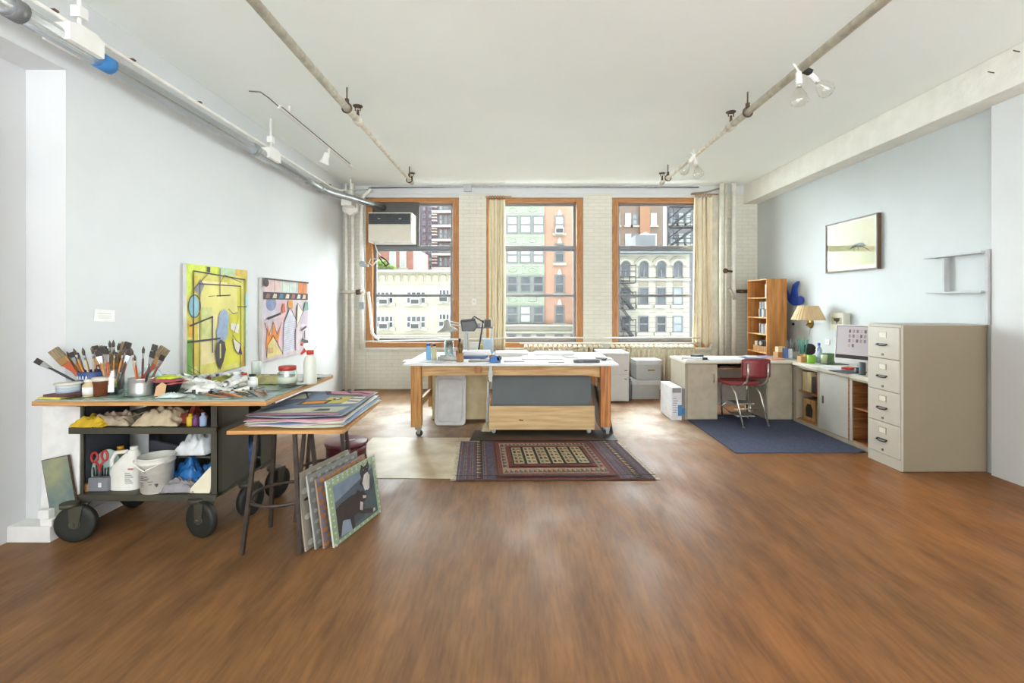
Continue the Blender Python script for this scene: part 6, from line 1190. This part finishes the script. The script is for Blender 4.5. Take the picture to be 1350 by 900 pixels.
# wall lamp
c = V((4.0, 6.45, Z(422, 6.45))); o = T('wall_lamp', (WX, 6.5, 1.2), 'brass wall lamp with a pleated tan shade on the right wall', 'lamp')
b = MB(mk('#d0b48a', .7, var=.03)); n = 64; tz0, tz1 = c.z+.005, c.z+.2
def shd(u, v): a = 2*pi*u; r = (.205-.085*v)*(1+.018*cos(a*32)); return V((c.x+r*cos(a), c.y+r*sin(a), tz0+(tz1-tz0)*v))
b.grid(shd, 128, 4, False).obj('lamp_shade', o, solid=.002); MB(M_brass).tube([(WX-.01, 6.8, tz0-.06), (c.x+.08, 6.62, tz0-.075), (c.x, c.y, tz0-.04), (c.x, c.y, tz0+.06)], .011, 8).obj('arm', o)
MB(M_brass).lathe([(.06, 0), (.055, .018), (.02, .03), (1e-4, .03)], (WX, 6.8, tz0-.06), 20, Euler((0, -pi/2, 0)).to_matrix(), 1.25, 1).obj('wall_plate', o); MB(mk('#f2e9d2', .4)).ball((c.x, c.y, tz0+.09), .035, 10).obj('bulb', o)
MB(mk('#b5b8b6', .5)).tube([(WX-.008, 6.8, tz0-.1), (WX-.01, 6.85, tz0-.28), (WX-.01, 6.82, .8)], .004, 5).obj('cord', o)
o = T('wall_outlet', (WX, 6.41, Z(456, 6.41)), 'white round cornered outlet plate on the right wall above the mug', 'outlet')
yo = WX*FP/(1091.5-CX); MB(M_wh).box(WX-.012, WX, yo-.045, yo+.045, Z(454.5, yo), Z(447, yo)).obj('plate', o, bevel=.008); MB(mk('#bfc4c6', .4)).cyl((WX-.014, yo, Z(450.7, yo)), (WX-.012, yo, Z(450.7, yo)), .015, .015, 12).obj('socket', o)
MB(M_blk).cyl((WX-.02, WX*FP/(1046.5-CX), Z(427, 7.2)), (WX, WX*FP/(1046.5-CX), Z(427, 7.2)), .02, .02, 10).obj('door_stop', None, 'small black stop on the right wall between bookcase and lamp', 'knob')
o = T('small_picture', (WX, 6.1, 1.25), 'small deep cream canvas with a dark motif on the wall above the screen', 'picture'); y1_, y0_ = WX*FP/(1103.5-CX), WX*FP/(1121-CX)
MB(mk('#dcd9c8', .6)).box(WX-.09, WX, y0_, y1_, Z(436, 6.1), Z(412.5, 6.1)).obj('canvas', o, bevel=.003); b = MB().fr((WX-.0905, y1_, Z(436, 6.1)), (0, -(y1_-y0_), 0), (0, 0, Z(412.5, 6.1)-Z(436, 6.1))); b.r2(P('#b9b39c'), .1, .35, .9, .75); b.p2(P('#45433c'), [(.25, .7), (.75, .72), (.7, .55), (.58, .5), (.52, .38), (.45, .52), (.3, .56)]); b.obj('motif', o)
# grey bracket shelf
M_gs = mk('#b6b9ba', .45); o = T('wall_shelf', (4.2, 4.5, 1.6), 'grey two tier wall shelf with a long end board, above the filing cabinet', 'shelf')
MB(M_gs).box(4.165, WX, 4.22, 4.82, 1.978, 1.996).obj('upper_shelf', o, bevel=.002); MB(M_gs).box(4.165, WX, 4.22, 4.79, 1.622, 1.638).obj('lower_shelf', o, bevel=.002); MB(M_gs).box(4.195, WX, 4.19, 4.215, 1.335, 2.01).obj('end_board', o, bevel=.002); MB(M_gs).box(4.2, WX, 4.62, 4.64, 1.638, 1.972).obj('divider', o)
# ================================================================ computer and small things on the desks
o = T('computer_screen', (3.98, 5.35, kz+.007), 'white all in one computer showing a photo grid, on the low cabinet', 'computer')
ctr = V((3.93, 5.32, 1.065)); nrm = V((-.86, -.5, .0)).normalized(); u_ = V((0, 0, 1)).cross(nrm).normalized()*1.0; v_ = (V((0, 0, 1))-nrm*.12).normalized(); n2 = u_.cross(v_)
if n2.dot(nrm) < 0: u_ = -u_
hw_, hh = .30, .21
MB(mk('#e3e4e3', .35)).prism(rrect(-hw_, hw_, -hh-.03, hh, .02, 3), ctr-nrm*.03, u_, v_, .03).obj('case', o, bevel=.004)
b = MB().fr(ctr-u_*(hw_-.018)-v_*(hh-.035), u_*(2*hw_-.036), v_*(2*hh-.053)); E = lambda h, e=.35: mk(h, .3, var=0, emit=e)
b.r2(mk('#2a2a2c', .2), -.01, -.015, 1.01, 1.015); b.r2(E('#aaa4a8', .15), 0, 0, 1, 1); b.r2(E('#a49eaa', .15), .62, .4, 1, 1); b.r2(E('#3a3634', .1), 0, 0, 1, .1); b.r2(E('#4a3528', .2), .6, .1, 1, .38); b.r2(E('#8a6a52', .2), .68, .16, .85, .3)
for j in range(4):
    for i in range(5): 
        if j < 3 or i < 2: b.r2(E(['#5a5560', '#8d7a72', '#6b6a78', '#a39088'][(i+j) % 4], .2), .22+i*.07, .8-j*.15, .26+i*.07, .9-j*.15)
b.r2(E('#57525a', .2), .7, .93, 1, .96); b.obj('display', o)
MB(M_wh).prism([(-.09, 0), (.09, 0), (.08, .16), (-.08, .16)], V((3.97, 5.34, kz+.008)), u_, (0, 0, 1), .012).cb((3.96, 5.33, kz+.0125), (.2, .2, .009)).obj('stand', o)
dt = dz_+.0008; ct = kz+.0075
def od(px, D, z=None): return V((X(px, D), D, dt if z is None else z))
def flat(px, D, w_, d_, rz, h, m, name, lab, z=None, cat=None): return MB(mk(m, .55, var=.03)).cb(od(px, D, z)+V((0, 0, h/2)), (w_, d_, h), (0, 0, rz)).obj(name, None, lab, cat or name.replace('_', ' '), bevel=.001)
flat(906, 6.35, .22, .4, .1, .012, '#e4e3e2', 'paper_stack', 'white papers at the left end of the corner desk', cat='paper'); flat(912, 6.25, .26, .1, -.3, .035, '#c5c3c4', 'folder', 'grey folder at the left end of the corner desk'); flat(925, 6.3, .1, .12, .2, .03, '#33353a', 'phone', 'black phone on the corner desk, right of the white papers'); flat(919, 6.42, .14, .1, .5, .05, '#3d4046', 'calculator', 'dark calculator behind the black phone on the corner desk')
flat(953, 6.35, .5, .34, .02, .012, '#cfe0ea', 'desk_pad', 'pale blue desk pad in the middle of the corner desk', cat='pad'); flat(955, 6.4, .42, .26, .02, .003, '#f0f0ee', 'paper', 'white sheet lying on the pale blue desk pad', z=dt+.0125)
flat(987, 6.4, .3, .25, .2, .012, '#56627a', 'magazine', 'dark blue magazine on the corner desk behind the chair'); flat(998, 6.45, .28, .22, -.2, .01, '#c9cfd8', 'magazine', 'pale magazine on top of the dark blue one', z=dt+.0125); flat(1008, 6.42, .16, .12, .3, .008, '#8f84b0', 'brochure', 'violet brochure on the pale magazine', z=dt+.023)
flat(1022, 6.3, .2, .16, .1, .014, '#c98f7a', 'notebook', 'salmon notebook near the right end of the corner desk'); flat(1037, 6.35, .26, .2, -.1, .006, '#8fa39c', 'cutting_mat', 'grey green cutting mat at the inner corner of the desk', cat='mat')
def cup(px, D, r, h, m, name, lab, n=16, cat=None, z=None): c = od(px, D, z if z is not None else ct); MB(mk(m, .4, var=.04)).lathe([(r*.92, 0), (r, h*.05), (r, h), (r*.88, h), (r*.85, h*.06), (1e-4, h*.06)], c, n).obj(name, None, lab, cat or name.replace('_', ' ')); return c+V((0, 0, h*.1))
def sticks(c, n, r, l, cols, name, lab, grp, seed, th=.005):
    q = random.Random(seed)
    for k in range(n): a = q.uniform(0, 6.28); d = r*.7; p = c+V((d*cos(a)*.6, d*sin(a)*.6, 0)); MB(mk(q.choice(cols), .5)).cyl(p, p+V((d*cos(a)*1.5, d*sin(a)*1.5, l*q.uniform(.8, 1.1))), th, th*.8, 6).obj(name, None, lab, name, grp)
flat(1028, 6.45, .12, .1, .1, .085, '#a9773f', 'wooden_box', 'small wooden box leftmost among the cups in the desk corner', z=ct, cat='box'); flat(1028.5, 6.45, .1, .07, .1, .07, '#cdb389', 'small_box', 'tan box on top of the small wooden box, desk corner', z=ct+.086, cat='box')
cup(1035.5, 6.4, .035, .14, '#5a6fa8', 'tumbler', 'blue violet tumbler right of the wooden box, desk corner', cat='cup'); c = cup(1041.5, 6.4, .042, .13, '#c9d2d6', 'pen_cup', 'pale grey pen cup with scissors, desk corner', cat='cup')
sticks(c, 7, .04, .24, ['#4a4a4c', '#8a8c90', '#6b5a4a', '#2f2f32'], 'pen', 'pen in the pale grey cup in the desk corner', 'pens in the pale grey cup', 3)
c = cup(1049.5, 6.35, .04, .10, '#8d8a80', 'pen_cup', 'dull grey pen cup right of the pale grey one, desk corner', cat='cup'); sticks(c, 7, .035, .18, ['#5a5548', '#9a8f80', '#7a4a3a'], 'pencil', 'pencil in the dull grey cup, desk corner', 'pencils in the dull grey cup', 4)
c = cup(1058.5, 6.35, .045, .07, '#b98a54', 'pen_cup', 'tan pot holding a green plume of pens, desk corner', cat='cup'); sticks(c, 14, .045, .26, ['#4f9c8c', '#3f8478', '#6fb3a2'], 'marker', 'teal green marker in the tan pot, desk corner', 'teal markers in the tan pot', 5, .006)
cc = od(1068, 6.3, ct); MB(M_blk).cyl(cc+V((0, 0, .135)), cc+V((-.02, -.012, .135)), .078, .078, 24).cyl(cc+V((.0, .0, .0)), cc+V((0, 0, .08)), .02, .015, 8).cyl(cc+V((-.022, -.012, .135)), cc+V((-.028, -.016, .135)), .03, .03, 12).obj('round_fan', None, 'small black round disc on a stand in the desk corner', 'desk fan')
MB(mk('#d2b82c', .5)).cb(od(1062, 6.15, ct)+V((0, 0, .05)), (.06, .03, .05), (0, .5, .2)).cb(od(1060.5, 6.15, ct)+V((0, 0, .013)), (.03, .03, .026)).obj('tape_measure', None, 'yellow tape measure in front of the black disc, desk corner', 'tape measure')
flat(1059.5, 6.02, .12, .08, .05, .075, '#bd8f5c', 'small_box', 'tan cardboard box in front of the teal markers', z=ct, cat='box')
c = od(1069.5, 5.9, ct); o = T('mug', c, 'bright green square mug left of the water bottle', 'mug'); MB(mk('#7fb53a', .35)).lathe([(.04, 0), (.045, .005), (.046, .1), (.041, .1), (.04, .008), (1e-4, .008)], c, 20).obj('body', o); MB(mk('#7fb53a', .35)).tube([c+V((.044, 0, .08)), c+V((.075, 0, .075)), c+V((.075, 0, .035)), c+V((.044, 0, .025))], .007, 6).obj('handle', o)
bottle('water_bottle', 'tall clear blue plastic water bottle beside the green mug', 'bottle', od(1079.5, 5.95, ct), .036, .25, glassy('#c3d3ea', .25, .1), mk('#5a7fc0', .4), mk('#b4c6de', .4), None, .42)
c = od(1086.5, 5.85, ct); MB(mk('#c9d7b0', .4)).lathe([(.035, 0), (.038, .11), (.034, .11), (.032, .006), (1e-4, .006)], c, 16).obj('tumbler', None, 'pale green tumbler right of the water bottle', 'cup')
flat(1092, 5.95, .1, .1, .2, .12, '#6f8c5a', 'small_box', 'dark green box behind the pale green tumbler', z=ct, cat='box')
flat(1092, 5.55, .3, .22, .25, .005, '#e8e8e6', 'paper', 'white sheet in front of the mug on the low cabinet', z=ct); flat(1105, 5.35, .26, .2, -.3, .008, '#d6d9dc', 'paper_stack', 'white papers before the computer on the low cabinet', z=ct, cat='paper'); flat(1118, 5.15, .28, .2, .2, .01, '#4f5560', 'folder', 'dark folder in front of the computer', z=ct); flat(1120, 5.3, .14, .1, .5, .02, '#c0392f', 'small_box', 'red and white packet in front of the computer', z=ct+.0105, cat='packet'); flat(1100, 5.8, .26, .16, .1, .006, '#55664e', 'cutting_mat', 'dark green mat left of the computer foot', z=ct, cat='mat')
cup(1137, 4.95, .03, .13, '#55606c', 'pen_cup', 'slate grey cup tower beside the filing cabinet', cat='cup'); cup(1131, 5.05, .03, .06, '#3b3f46', 'ink_jar', 'low black jar left of the slate cup by the filing cabinet', cat='jar')
# nails in the beam
for k, (x, y, z) in enumerate(((3.99, 3.95, 3.46), (3.99, 3.75, 3.53))): MB(M_rust).cyl((4.015, y, z), (3.93, y-.03, z-.005), .004, .004, 6).obj('nail', None, ('rusty nail in the ceiling beam, the one nearer the windows', 'rusty nail in the ceiling beam, at the far right edge')[k], 'nail')
